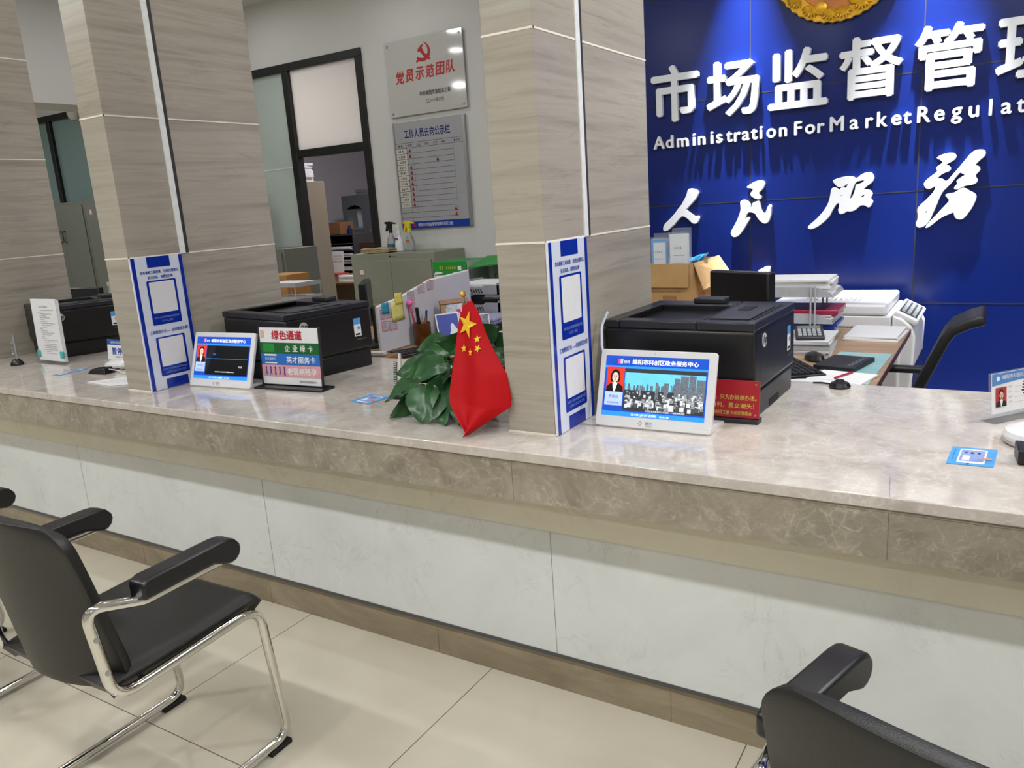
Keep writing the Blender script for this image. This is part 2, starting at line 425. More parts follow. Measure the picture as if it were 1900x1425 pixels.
# outlines of the brush characters and the party emblem, metres on their wall
CAL={'ren':[[(-1.636,1.44),(-1.619,1.442),(-1.598,1.438),(-1.585,1.43),(-1.575,1.418),(-1.578,1.404),(-1.589,1.385),(-1.607,1.366),(-1.628,1.347),(-1.649,1.326),(-1.65,1.318),(-1.632,1.304),(-1.611,1.287),(-1.596,1.277),(-1.583,1.279),(-1.574,1.277),(-1.574,1.259),(-1.581,1.242),(-1.596,1.235),(-1.614,1.24),(-1.627,1.254),(-1.643,1.27),(-1.663,1.281),(-1.679,1.285),(-1.695,1.273),(-1.714,1.253),(-1.728,1.236),(-1.747,1.223),(-1.764,1.207),(-1.785,1.197),(-1.799,1.204),(-1.798,1.222),(-1.79,1.239),(-1.765,1.259),(-1.74,1.282),(-1.719,1.303),(-1.699,1.329),(-1.681,1.346),(-1.667,1.368),(-1.653,1.391),(-1.643,1.413)]],'min':[[(-1.283,1.43),(-1.267,1.44),(-1.242,1.453),(-1.217,1.46),(-1.194,1.457),(-1.185,1.444),(-1.186,1.43),(-1.2,1.409),(-1.216,1.396),(-1.216,1.382),(-1.201,1.37),(-1.204,1.361),(-1.218,1.356),(-1.242,1.365),(-1.261,1.38),(-1.26,1.394),(-1.246,1.409),(-1.25,1.419),(-1.264,1.423),(-1.28,1.425)],[(-1.321,1.35),(-1.307,1.356),(-1.284,1.351),(-1.268,1.337),(-1.263,1.319),(-1.267,1.308),(-1.253,1.315),(-1.25,1.336),(-1.233,1.342),(-1.214,1.346),(-1.209,1.324),(-1.204,1.296),(-1.191,1.274),(-1.177,1.272),(-1.169,1.294),(-1.16,1.315),(-1.152,1.322),(-1.147,1.315),(-1.146,1.281),(-1.152,1.248),(-1.163,1.224),(-1.18,1.216),(-1.199,1.226),(-1.216,1.243),(-1.23,1.266),(-1.239,1.281),(-1.256,1.284),(-1.27,1.289),(-1.283,1.28),(-1.29,1.264),(-1.3,1.244),(-1.284,1.254),(-1.27,1.257),(-1.268,1.249),(-1.284,1.224),(-1.304,1.191),(-1.328,1.16),(-1.345,1.147),(-1.365,1.147),(-1.379,1.165),(-1.374,1.182),(-1.356,1.21),(-1.339,1.243),(-1.327,1.271),(-1.318,1.302),(-1.32,1.33)]],'fu':[[(-0.815,1.429),(-0.803,1.437),(-0.765,1.445),(-0.738,1.449),(-0.719,1.445),(-0.694,1.432),(-0.672,1.451),(-0.649,1.46),(-0.625,1.46),(-0.614,1.444),(-0.609,1.427),(-0.618,1.408),(-0.644,1.391),(-0.664,1.37),(-0.643,1.371),(-0.625,1.367),(-0.616,1.353),(-0.617,1.336),(-0.623,1.325),(-0.611,1.308),(-0.615,1.294),(-0.625,1.278),(-0.635,1.28),(-0.651,1.292),(-0.67,1.292),(-0.685,1.279),(-0.698,1.267),(-0.72,1.261),(-0.741,1.265),(-0.752,1.254),(-0.774,1.249),(-0.784,1.27),(-0.777,1.289),(-0.779,1.311),(-0.79,1.31),(-0.805,1.291),(-0.818,1.266),(-0.829,1.241),(-0.856,1.213),(-0.889,1.188),(-0.911,1.178),(-0.928,1.174),(-0.944,1.183),(-0.929,1.199),(-0.898,1.224),(-0.865,1.26),(-0.843,1.293),(-0.83,1.324),(-0.825,1.352),(-0.821,1.386),(-0.81,1.394),(-0.793,1.388),(-0.779,1.376),(-0.773,1.387),(-0.764,1.391),(-0.747,1.384),(-0.737,1.403),(-0.734,1.41),(-0.748,1.406),(-0.758,1.396),(-0.78,1.393),(-0.794,1.402),(-0.805,1.416)],[(-0.728,1.325),(-0.725,1.346),(-0.715,1.376),(-0.7,1.417),(-0.676,1.422),(-0.651,1.424),(-0.663,1.409),(-0.684,1.402),(-0.697,1.4),(-0.699,1.375),(-0.706,1.35),(-0.716,1.331)],[(-0.776,1.345),(-0.767,1.353),(-0.759,1.354),(-0.763,1.347),(-0.772,1.343)],[(-0.675,1.331),(-0.666,1.342),(-0.648,1.348),(-0.65,1.34),(-0.663,1.329)]],'wu':[[(-0.317,1.507),(-0.297,1.519),(-0.267,1.526),(-0.243,1.526),(-0.229,1.514),(-0.231,1.498),(-0.247,1.486),(-0.271,1.474),(-0.274,1.468),(-0.258,1.462),(-0.25,1.451),(-0.254,1.439),(-0.281,1.431),(-0.299,1.419),(-0.31,1.403),(-0.289,1.403),(-0.273,1.387),(-0.26,1.389),(-0.238,1.418),(-0.212,1.45),(-0.19,1.481),(-0.167,1.512),(-0.148,1.529),(-0.124,1.531),(-0.107,1.528),(-0.1,1.513),(-0.105,1.497),(-0.124,1.482),(-0.147,1.456),(-0.129,1.453),(-0.119,1.439),(-0.124,1.426),(-0.138,1.414),(-0.138,1.4),(-0.129,1.386),(-0.13,1.373),(-0.15,1.363),(-0.18,1.362),(-0.198,1.353),(-0.216,1.344),(-0.229,1.348),(-0.225,1.36),(-0.212,1.372),(-0.221,1.385),(-0.209,1.396),(-0.18,1.414),(-0.195,1.421),(-0.206,1.431),(-0.225,1.407),(-0.242,1.381),(-0.262,1.359),(-0.283,1.336),(-0.296,1.303),(-0.307,1.269),(-0.321,1.232),(-0.332,1.199),(-0.347,1.175),(-0.369,1.16),(-0.389,1.161),(-0.398,1.179),(-0.389,1.197),(-0.389,1.228),(-0.394,1.256),(-0.377,1.276),(-0.35,1.303),(-0.326,1.329),(-0.313,1.355),(-0.315,1.371),(-0.33,1.36),(-0.349,1.355),(-0.363,1.366),(-0.369,1.383),(-0.357,1.4),(-0.33,1.422),(-0.306,1.44),(-0.316,1.458),(-0.304,1.469),(-0.283,1.481),(-0.296,1.497)],[(-0.357,1.237),(-0.35,1.247),(-0.345,1.245),(-0.35,1.231),(-0.355,1.231)],[(-0.268,1.32),(-0.251,1.324),(-0.227,1.326),(-0.212,1.338),(-0.196,1.349),(-0.179,1.346),(-0.158,1.33),(-0.139,1.32),(-0.129,1.306),(-0.131,1.286),(-0.142,1.256),(-0.155,1.233),(-0.169,1.21),(-0.183,1.195),(-0.199,1.193),(-0.217,1.202),(-0.223,1.22),(-0.225,1.232),(-0.246,1.223),(-0.273,1.212),(-0.301,1.192),(-0.325,1.169),(-0.346,1.156),(-0.351,1.159),(-0.336,1.182),(-0.311,1.21),(-0.281,1.247),(-0.261,1.27),(-0.245,1.291),(-0.256,1.304)],[(-0.207,1.244),(-0.187,1.264),(-0.185,1.26),(-0.204,1.242)]],'bit':[[(-1.214,0.947),(-1.173,0.967),(-1.155,0.967),(-1.152,0.96),(-1.152,0.931),(-1.173,0.907),(-1.206,0.891),(-1.214,0.907)]],'hs':[[(-3.764,2.649),(-3.738,2.64),(-3.706,2.611),(-3.695,2.573),(-3.703,2.542),(-3.715,2.531),(-3.7,2.527),(-3.706,2.514),(-3.714,2.512),(-3.723,2.524),(-3.734,2.518),(-3.768,2.507),(-3.803,2.513),(-3.817,2.517),(-3.821,2.509),(-3.836,2.51),(-3.838,2.52),(-3.826,2.526),(-3.827,2.548),(-3.817,2.549),(-3.8,2.539),(-3.772,2.534),(-3.754,2.535),(-3.795,2.583),(-3.809,2.58),(-3.82,2.594),(-3.775,2.63),(-3.759,2.629),(-3.756,2.622),(-3.777,2.607),(-3.738,2.548),(-3.721,2.569),(-3.721,2.598),(-3.736,2.627)]]}
# ---------------------------------------------------------------- the setting
HC = .80
struct('floor', G().box(-11, -6, -.1, 5, 7.2, 0), M_floor)
struct('ceiling', G().box(-11, -6, CEIL, 5, 3.4, CEIL+.1), M_ceil)
struct('ceiling_back_room', G().box(-11, 3.5, 2.95, 5, 7.2, 3.05), M_ceil)
struct('wall_left', G().box(-11.1, -6, 0, -11, 7.2, CEIL), M_wall)
struct('wall_right', G().box(5, -6, 0, 5.1, 7.2, CEIL), M_wall)
struct('wall_front', G().box(-11, -6.1, 0, 5, -6, CEIL), M_wall)
# white office wall: solid to the right of the glazed screen, band above it
g = G(); g.box(-4.385, 3.4, 0, 5, 3.5, CEIL); g.box(-11, 3.4, 2.705, -4.385, 3.5, CEIL)
struct('wall_back', g, M_wall)
struct('wall_far', G().box(-11, 7.1, 0, 5, 7.2, 3.0), M_lilac)
struct('wall_side', G().box(-7.75, 3.5, 0, -7.65, 7.1, 2.95), M_lilac)
struct('wall_inner', G().box(-3.9, 3.5, 0, -3.8, 7.1, 2.95), M_lilac)
# beam running back above the left desks
struct('trim_beam', G().box(-6.35, .9, 2.375, -6.0, 3.4, CEIL), M_wall)
# feature wall with its joints
struct('wall_feature', G().box(-2.6, 3.1, 0, 5, 3.4, CEIL), M_blue)
g = G(); fr = XZ((0, 3.1, 0))
for k in range(-2, 8):
    x = -1.272+.871*k
    if -2.6 < x < 5: g.obox(fr, x-.003, 0, x+.003, CEIL, -.001, .0008)
for k in range(6):
    z = .16+.594*k; g.obox(fr, -2.6, z-.003, 5, z+.003, -.001, .0008)
struct('trim_panel_joints', g, M_joint)
# glazed screen and doorway: black frame, panes
g = G(); y0, y1 = 3.385, 3.46
def bar(x0, z0, x1, z1): g.box(x0, y0, z0, x1, y1, z1)
bar(-11, 2.645, -4.385, 2.705); bar(-4.455, 0, -4.385, 2.645); bar(-5.285, 0, -5.215, 2.645)
bar(-5.215, 1.935, -4.455, 2.0); bar(-8.99, 0, -8.92, 2.645); bar(-7.05, 0, -6.98, 2.645)
struct('door_1', g, M_frame, bevel=.003)
w1 = struct('window_1', G().box(-5.215, 3.42, 2.0, -4.455, 3.432, 2.645), M_frost)
w2 = struct('window_2', G().box(-6.98, 3.42, 0, -5.285, 3.432, 2.645), M_pale)
g = G(); g.box(-6.98, 3.414, 1.862, -5.285, 3.42, 1.87); tag(g.build('edge_strip', M_white, w2))
struct('window_3', G().box(-8.92, 3.42, 0, -7.05, 3.432, 2.645), M_teal)
struct('window_4', G().box(-11, 3.42, 0, -8.99, 3.432, 2.645), M_teal)

# ---------------------------------------------------------------- the counter
ct = thing('service_counter', 'long marble service counter running across the hall in front of the columns', 'counter', (0, 0, 0))
CX0, CX1 = -9.5, 4.0
G().box(CX0, 0, .772, CX1, .955, HC).build('worktop', M_top, ct, bevel=.003)
G().box(CX0, .004, .662, CX1, .10, .7715).build('apron', M_fascia, ct)
G().box(CX0, .11, .537, CX1, .2, .6615).build('cornice', M_strip, ct)
G().box(CX0, .155, .127, CX1, .9, .5365).build('front_panel', M_panel, ct)
G().box(CX0, .153, .1155, CX1, .88, .1268).build('shadow_gap_strip', mat('grey_metal_strip', '#55565a', .35, metal=.3), ct)
G().box(CX0, .166, 0, CX1, .85, .1153).build('plinth', M_kick, ct, bevel=.002)
g = G(); fr = XZ((0, .0035, 0))
for k in range(-9, 5):
    x = -1.061+.898*k
    g.rect(fr, x-.0004, .662, x+.0004, .772, .0006)
    g.add([(x-.0004, 0, HC+.0004), (x+.0004, 0, HC+.0004), (x+.0004-.012, .12, HC+.0004), (x-.0004-.012, .12, HC+.0004)], [(0, 1, 2, 3)])
g.rect(fr, CX0, .7714, CX1, .7728, .0042)
f2 = XZ((0, .155, 0))
for k in range(-7, 4):
    x = -1.045+1.2*k; g.rect(f2, x-.0006, .127, x+.0006, .5365, .0006)
f3 = XZ((0, .166, 0))
for k in range(-8, 5):
    x = -.70+.8*k; g.rect(f3, x-.0006, 0, x+.0006, .1153, .0006)
g.build('stone_joint', mat('stone_joint_line', '#6a6155', .7), ct)

# ---------------------------------------------------------------- stone columns on the counter
M_grout = mat('white_grout', '#efe9da', .6)
M_lightstrip = mat('white_metal_strip', '#eef0f0', .3)
M_dstrip = mat('dark_grey_strip', '#3b3836', .4)
GZ = (1.323, 1.842, 2.361, 2.88)
def column(cx0, label):
    t = thing('stone_column', label, 'column', (cx0, .153, HC), 0, 'striped stone columns rising from the counter')
    w, dp, h = .149, .722, CEIL-HC
    G().box(0, 0, 0, w, dp, h).build('shaft', M_col, t, bevel=.0015)
    g = G(); s = .0012
    for z in GZ:
        z -= HC
        g.box(-s, -s, z-.0028, w+s, .006, z+.0028); g.box(w-.006, 0, z-.0026, w+s, dp+s, z+.0026); g.box(-s, 0, z-.0026, .006, dp+s, z+.0026)
    g.box(-s, -s, 0, w+s, .004, .005)
    g.build('grout_line', M_grout, t)
    G().box(w-.004, .228, 1.323-HC, w+.004, .252, h).build('white_strip', M_lightstrip, t)
    G().box(w-.004, .2522, 1.323-HC, w+.0025, .268, h).build('dark_strip', M_dstrip, t)
    return t
def column_sign(cx1, label):
    t = thing('column_sign', label, 'sign', (cx1, .153, HC), 0, 'blue and white notice boards on the columns')
    f = YZ((.003, 0, 0)); w, h = .228, .522
    G().box(.0015, -.0015, .001, .0085, w, h).build('board', mat('white_acrylic_board', '#dfe4f2', .15, var=.01), t, bevel=.001)
    f = YZ((.0086, 0, 0)); g = G()
    g.rect(f, .002, .002, .018, h-.001); g.rect(f, w-.018, .002, w-.002, h-.001)
    g.rect(f, .068, h-.042, .168, h-.001); g.rect(f, .068, .002, .168, .040)
    g.rrect(f, .052, .256, .182, .430, .006); g.rrect(f, .052, .052, .182, .208, .006)
    g.build('blue_print', mat('royal_blue_print', '#0f2ea0', .2), t)
    for z0, z1 in ((.302, .424), (.090, .202)): g = G(); g.rrect(f, .062, z0, .172, z1, .004, .0009); g.build('blank_square', M_paper, t)
    g = G(); b = .02
    g.text(f, '发布最新工商政策、证照办理情况、', .032, .456, w=.172, h=.0125, bold=b)
    g.text(f, '执法动态、消费知识等', .062, .436, w=.11, h=.0125, bold=b)
    g.build('blue_lettering', M_bink, t); g = G()
    g.text(f, '工商微信沙龙——在线帮您办照！', .032, .222, w=.172, h=.0145, bold=b)
    g.build('blue_lettering', M_bink, t)
    g = G()
    g.text(f, '绵阳市工商行政管理局科创区分局', .062, .280, w=.11, h=.0085, d=.001); g.text(f, '公众号二维码', .092, .266, w=.05, h=.0085, d=.001)
    g.build('white_lettering', mat('pale_blue_print', '#8fa3d8', .4), t); g = G()
    g.text(f, '绵阳市工商行政管理局科创区', .062, .074, w=.11, h=.0085, d=.001); g.text(f, '工商微信沙龙公众号二维码', .07, .061, w=.094, h=.0085, d=.001)
    g.build('white_lettering', mat('pale_blue_print', '#8fa3d8', .4), t)
    return t
column(-1.156, 'stone column beside the red flag, third from the far end')
column(-2.968, 'stone column standing between two black printers left of the door')
column(-4.712, 'stone column at the left edge, the farthest along the counter')
column_sign(-1.007, 'blue and white notice board on the column beside the red flag')
column_sign(-2.819, 'blue and white notice board on the column left of the green channel sign')
# ---------------------------------------------------------------- raised writing on the feature wall
LY = 3.095
for ch, x0, x1, z0, z1, word in [('市', -1.852, -1.562, 1.838, 2.158, 'the leftmost, cross topped'), ('场', -1.515, -1.213, 1.832, 2.135, 'second from left, three sweeping strokes'),
        ('监', -1.165, -.85, 1.835, 2.142, 'third, on a long base stroke'), ('督', -.795, -.487, 1.838, 2.148, 'fourth, below the gold emblem'),
        ('管', -.44, -.135, 1.838, 2.150, 'fifth, with two tick roofs'), ('理', -.084, .215, 1.85, 2.135, 'sixth, cut by the picture edge')]:
    g = G(); g.text(XZ((0, LY, 0)), ch, x0, z0, w=x1-x0, h=z1-z0, d=0, bold=.022, ex=.032)
    tag(g.build('wall_character', M_wl, smooth=False), 'big white raised character, '+word+' on the blue wall', 'wall lettering', 'big white characters on the blue wall')
words = [('Administration', [-1.851, -1.772, -1.703, -1.605, -1.572, -1.497, -1.463, -1.405, -1.358, -1.313, -1.262, -1.213, -1.175, -1.105], .071),
         ('For', [-1.024, -.966, -.902], .071), ('Market', [-.838, -.738, -.66, -.604, -.535, -.48], .074),
         ('Regulation', [-.415, -.338, -.262, -.185, -.099, -.048, .015, .07, .10, .175], .076)]
ORD = 'first second third fourth fifth sixth seventh eighth ninth tenth eleventh twelfth thirteenth fourteenth'.split()
for wd, xs, H_ in words:
    for k, (c_, x) in enumerate(zip(wd, xs)):
        g = G(); sc = H_/.695
        vs, fs, tw, th = glyphs(c_, .022)
        y = 1.690 if c_ != 'g' else 1.690-.2*sc
        g.text(XZ((0, LY, 0)), c_, x, y, w=tw*sc*.98, h=th*sc, d=0, bold=.022, ex=.022)
        tag(g.build('wall_letter', M_wl, smooth=False), 'small white raised letter %s, %s in the word %s on the blue wall' % (c_, ORD[k], wd), 'wall lettering', 'small white letters on the blue wall')
for key, lab in (('ren', 'white brush character of two strokes, above the brochure holders'), ('min', 'white brush character with a hooked top and forked base'),
                 ('fu', 'white brush character with a long tail sweeping left'), ('wu', 'tall white brush character at the right end of its row'), ('bit', 'white brush stroke tip showing just above the black monitor')):
    g = outline([chaikin(lp, 1) if key != 'bit' else lp for lp in CAL[key]], XZ((0, 3.083, 0)), .024, .002)
    tag(g.build('brush_character', M_wl, smooth=True), lab+' on the blue wall', 'wall lettering', 'white brush characters on the blue wall')
# gold emblem, its lower rim in view
em = thing('wall_emblem', 'gold leaf emblem with a red shield at the top of the blue wall', 'emblem', (-.815, 3.1, 2.62))
M_goldm = mat('gold_metal', '#d8a31e', .35, metal=.35, var=.25, scale=18); M_goldo = mat('orange_gold_enamel', '#c9741d', .4, var=.2, scale=12)
P = []
for k in range(96):
    a = 2*PI*k/96; r = 1+.022*(k % 2)
    P.append((.335*math.cos(a)*r, (.372 if math.sin(a) < 0 else .33)*math.copysign(abs(math.sin(a))**.9, math.sin(a))*r))
g = G(); g.poly(XZ((0, -.004, 0)), P, .03, 0); g.build('rim', M_goldm, em, bevel=.004)
g = G(); f = XZ((0, -.034, 0))
g.poly(f, [(.24*math.cos(2*PI*k/40), .30*math.sin(2*PI*k/40)-.02) for k in range(40)], .006, 0); g.build('inner_plate', M_goldo, em, bevel=.003)
for sx in (-1, 1):
    g = G()
    for k in range(9):
        a = math.radians(-84+k*19); cx, cy = .285*math.cos(a)*sx, .315*math.sin(a)
        for j in range(7):
            b = a+math.radians(-60+20*j); L_ = .055
            g.tube([(cx, -.04, cy), (cx+.6*L_*math.cos(b)*sx, -.05, cy+.6*L_*math.sin(b)), (cx+L_*math.cos(b)*sx, -.042, cy+L_*math.sin(b))], [.012, .011, .002], 6)
    g.build('leaf_spray', M_goldm, em)
for cx, cz in ((-.075, -.30), (.09, -.275)):
    g = G(); g.tube([(cx, -.035, cz), (cx, -.052, cz), (cx, -.058, cz)], [.035, .03, .012], 16); g.build('rosette', M_goldm, em)
sh = [(-.13, .2), (.13, .2), (.14, -.05), (.09, -.21), (0, -.27), (-.09, -.21), (-.14, -.05)]
g = G(); g.poly(XZ((0, -.041, 0)), sh, .016, 0); g.build('shield_edge', M_steel, em, bevel=.003)
g = G(); g.poly(XZ((0, -.058, 0)), [(x*.86, y*.88-.005) for x, y in sh], .008, 0); g.build('shield', mat('dark_red_enamel', '#8a1f16', .3), em, bevel=.002)

# ---------------------------------------------------------------- notice plates on the white wall
t = thing('wall_plaque', 'square clear plaque with red lettering and a red party emblem', 'plaque', (-4.135, 3.4, 2.143))
w, h = .732, .546
G().box(0, -.022, 0, w, -.014, h).build('sheet', mat('grey_acrylic_sheet', '#c0c0bb', .06, var=.01), t, bevel=.002)
f = XZ((0, -.0222, 0)); g = G()
for x, z in ((.03, .03), (w-.03, .03), (.03, h-.03), (w-.03, h-.03)):
    g.lathe([(.009, 0), (.009, .004), (.006, .006)], (0, 0, 0), 14) if False else g.tube([(x, 0, z), (x, -.026, z), (x, -.029, z)], [.009, .009, .006], 14)
g.build('stand_off_screw', M_steel, t)
g = outline([chaikin([(x+4.135, z-2.143) for x, z in CAL['hs'][0]], 1)], f, .002); g.build('emblem', mat('dark_red_vinyl', '#a81418', .4), t)
g = G()
for k, ch in enumerate('党员示范团队'): g.text(f, ch, .085+.096*k, .235+.004*k, w=.08, h=.092, bold=.03, slant=.12)
g.build('red_lettering', mat('red_vinyl', '#b3242a', .4), t)
g = G(); g.text(f, '中共绵阳市直机关工委', .305, .125, w=.29, h=.036, bold=.015); g.text(f, '二〇一六年六月', .355, .07, w=.17, h=.03, bold=.01)
g.build('black_lettering', M_ink, t)

t = thing('notice_board', 'silver staff whereabouts board with a blue footer and red markers', 'board', (-4.118, 3.4, 1.288))
w, h = .67, .813
G().box(0, -.02, 0, w, 0, h).build('panel', mat('silver_board', '#a3a4a8', .35, var=.02), t, bevel=.002)
G().box(-.008, -.024, 0, .004, 0, h).build('side_rail', M_steel, t); G().box(w-.012, -.026, 0, w+.008, 0, h).build('side_rail', M_steel, t)
f = XZ((0, -.0202, 0)); g = G(); g.rect(f, .004, 0, w-.012, .055, .002); g.build('footer', mat('blue_footer', '#0f3a9e', .3), t)
g = G(); g.text(f, '绵阳市市场监督管理局科创区分局', .16, .014, w=.34, h=.028, d=.003); g.build('footer_lettering', M_paper, t)
g = G(); g.ell(f, .125, .028, .014, .016, .003); g.build('footer_emblem', M_red, t)
g = G(); g.text(f, '工作人员去向公示栏', .1, .688, w=.44, h=.068, bold=.02); g.build('title_lettering', mat('navy_vinyl', '#141d6e', .4), t)
g = G(); RH = .041
for k in range(14):
    z = .085+RH*k; g.rect(f, .006, z-.0009, w-.11 if k < 13 else w-.02, z+.0009)
g.rect(f, .006, .655, w-.02, .657); g.rect(f, .112, .06, .1135, .655); g.rect(f, .172, .075, .173, .617); g.rect(f, w-.112, .085, w-.111, .655)
for k, s_ in enumerate(('姓 名', '在岗', '公出', '开会', '学习', '休假', '备注栏')): g.text(f, s_, (.028, .127, .21, .292, .374, .448, .565)[k], .63-.004, h=.019)
for k in range(11): g.scrib(f, .03, .618-RH*(k+1)+.011, .09, .017, .003, seed=k+3)
g.build('black_print', M_ink, t)
g = G()
for k in range(11): g.rect(f, .008, .619-RH*(k+1), .108, .619-RH*k-.004, .0012)
g.build('name_card', mat('ivory_card', '#c9c5bb', .5), t)
g = G()
def tri(x, z): g.poly(f, [(x-.011, z), (x+.011, z), (x+.006, z+.011), (x, z+.026), (x-.006, z+.011)], .006, .0005)
for k in range(11):
    tri(.142 if k != 2 else .405, .619-RH*(k+1)+.006)
tri(.54, .125); tri(.54, .085)
g.build('red_marker', mat('red_magnet', '#9c1f2c', .3), t)
# ---------------------------------------------------------------- printers
def sticker(f, x, y, w, h, parent):
    g = G(); g.rect(f, x, y, x+w, y+h); s = g.build('energy_label', M_paper, parent); s['label'] = 'white and blue paper label'
    g = G(); g.rect(f, x, y+h*.66, x+w, y+h, .0009); g.ell(f, x+w*.68, y+h*.45, w*.2, w*.2, .0009, 14); g.build('label_print', M_cyan, s)
    g = G(); g.rect(f, x+w*.15, y+h*.06, x+w*.85, y+h*.16, .001); g.build('bar_code', M_ink, s)
def make_printer():
    t = thing('laser_printer', '', 'printer')
    D, Wd, H_ = .45, .42, .272                                       # front faces +X; origin at the front right foot corner
    x0, y1 = -D, Wd
    g = G(); g.box(x0, 0, .075, 0, y1, H_-.02); g.build('body', M_black, t, bevel=.014, seg=3)
    g = G(); g.box(x0+.012, .012, 0, -.006, y1-.012, .073); b = g.build('paper_tray', M_black, t, bevel=.006)
    g = G(); g.box(-.008, .16, .004, -.0052, .26, .024); g.build('handle', M_void, b)
    # top frame around a sunken output bin
    bx0, bx1, by0, by1 = -.40, -.165, .05, .33
    g = G(); z0, z1 = H_-.024, H_
    g.box(x0, 0, z0, bx0, y1, z1); g.box(bx1, 0, z0, 0, y1, z1); g.box(bx0, 0, z0, bx1, by0, z1); g.box(bx0, by1, z0, bx1, y1, z1)
    top = g.build('top_cover', mat('blue_black_plastic', '#22232b', .32, bump=.05, scale=300), t, bevel=.004)
    g = G(); g.add([(bx0, by0, H_-.06), (bx1, by0, H_-.012), (bx1, by1, H_-.012), (bx0, by1, H_-.06)], [(0, 1, 2, 3)])
    g.add([(bx0, by0, H_-.06), (bx0, by1, H_-.06), (bx0, by1, H_), (bx0, by0, H_)], [(0, 1, 2, 3)])
    g.build('output_bin', M_void, t)
    g = G(); g.box(-.145, .05, H_, -.03, .30, H_+.004); p = g.build('control_panel', M_darkgrey, top, bevel=.002)
    g = G(); g.box(-.024, .06, H_, -.016, .34, H_+.0015); g.box(-.155, .04, H_, -.151, .40, H_+.001); g.box(-.11, .2, H_+.004, -.075, .28, H_+.006)
    g.build('control_display', M_void, top)
    g = G(); g.box(-.30, .345, H_, -.20, .405, H_+.018); g.build('paper_stop', M_darkgrey, top, bevel=.004)
    f = YZ((.0004, 0, 0)); g = G()
    g.rect(f, .02, .0735, y1-.02, .0765); g.rect(f, .045, .0765, .0468, .235); g.rect(f, .02, .2445, y1-.02, .246)
    g.build('seam', M_void, t)
    fs = F((0, -.0004, 0), (1, 0, 0), (0, 0, 1)); g = G(); g.rect(fs, x0+.02, .0735, -.02, .0765); g.rect(fs, -.05, .0765, -.0485, .24); g.build('side_seam', M_void, t)
    g = G(); g.ell(f, .085, .212, .020, .020, .0015, 30, 0); lg = g.build('logo_disc', mat('silver_grey_logo', '#c4c7ca', .35), t)
    g = G(); g.text(f, 'h', .072, .205, h=.022, d=.0022, slant=.25, bold=.01); g.text(f, 'p', .0858, .197, h=.022, d=.0022, slant=.25, bold=.01); g.build('logo_lettering', M_black, lg)
    sticker(f, .325, .135, .036, .075, t)
    g = G(); g.text(f, 'LaserJet Pro', .335, .118, w=.05, h=.007); g.build('model_lettering', M_gink, t)
    return t
pr = make_printer()
for k, (x, y, a, lab) in enumerate([(-.548, .452, -.03, 'black laser printer behind the lit screen, right of the flag'),
        (-2.312, .415, -.16, 'black laser printer behind the green channel sign'), (-4.16, .478, -.30, 'black laser printer behind the standing white price list')]):
    o = pr if k == 0 else copy_tree(pr)
    o.location = (x, y, HC); o.rotation_euler.z = a; tag(o, lab, 'printer', 'black laser printers on the counter')

# ---------------------------------------------------------------- digital name screens
def portrait(f, x, y, w, h, parent, bg, skin, hair, shirt, d=.001):
    g = G(); g.rect(f, x, y, x+w, y+h, d); p = g.build('portrait_photo', bg, parent)
    cx = x+w*.5; e = d+.0003; fy = y+h*.6
    g = G(); g.ell(f, cx, fy+h*.02, w*.27, h*.28, e); g.poly(f, [(x, y), (x+w, y), (x+w*.97, y+h*.2), (x+w*.72, y+h*.34), (x+w*.28, y+h*.34), (x+w*.03, y+h*.2)], e)
    g.rect(f, cx-w*.26, fy-h*.2, cx+w*.26, fy, e); g.build('hair_and_jacket', hair, p)
    g = G(); g.ell(f, cx, fy-h*.02, w*.185, h*.205, e+.0003); g.rect(f, cx-w*.08, y+h*.3, cx+w*.08, fy-h*.1, e+.0003); g.build('face', skin, p)
    g = G(); g.poly(f, [(cx-w*.15, y+h*.36), (cx+w*.15, y+h*.36), (cx+w*.02, y), (cx-w*.06, y)], e+.0005); g.build('blouse', shirt, p)
    g = G()
    for s_ in (-1, 1): g.ell(f, cx+s_*w*.075, fy+h*.01, w*.03, h*.012, e+.0007, 10); g.rect(f, cx+s_*w*.075-w*.045, fy+h*.045, cx+s_*w*.075+w*.045, fy+h*.057, e+.0007)
    g.poly(f, [(cx, fy), (cx+w*.025, fy-h*.07), (cx-w*.025, fy-h*.07)], e+.0006); g.build('eye', hair, p)
    g = G(); g.ell(f, cx, fy-h*.115, w*.06, h*.014, e+.0007, 12); g.build('mouth', M_sred if bg == M_sred else M_red, p)
TITLE = '绵阳市科创区政务服务中心'
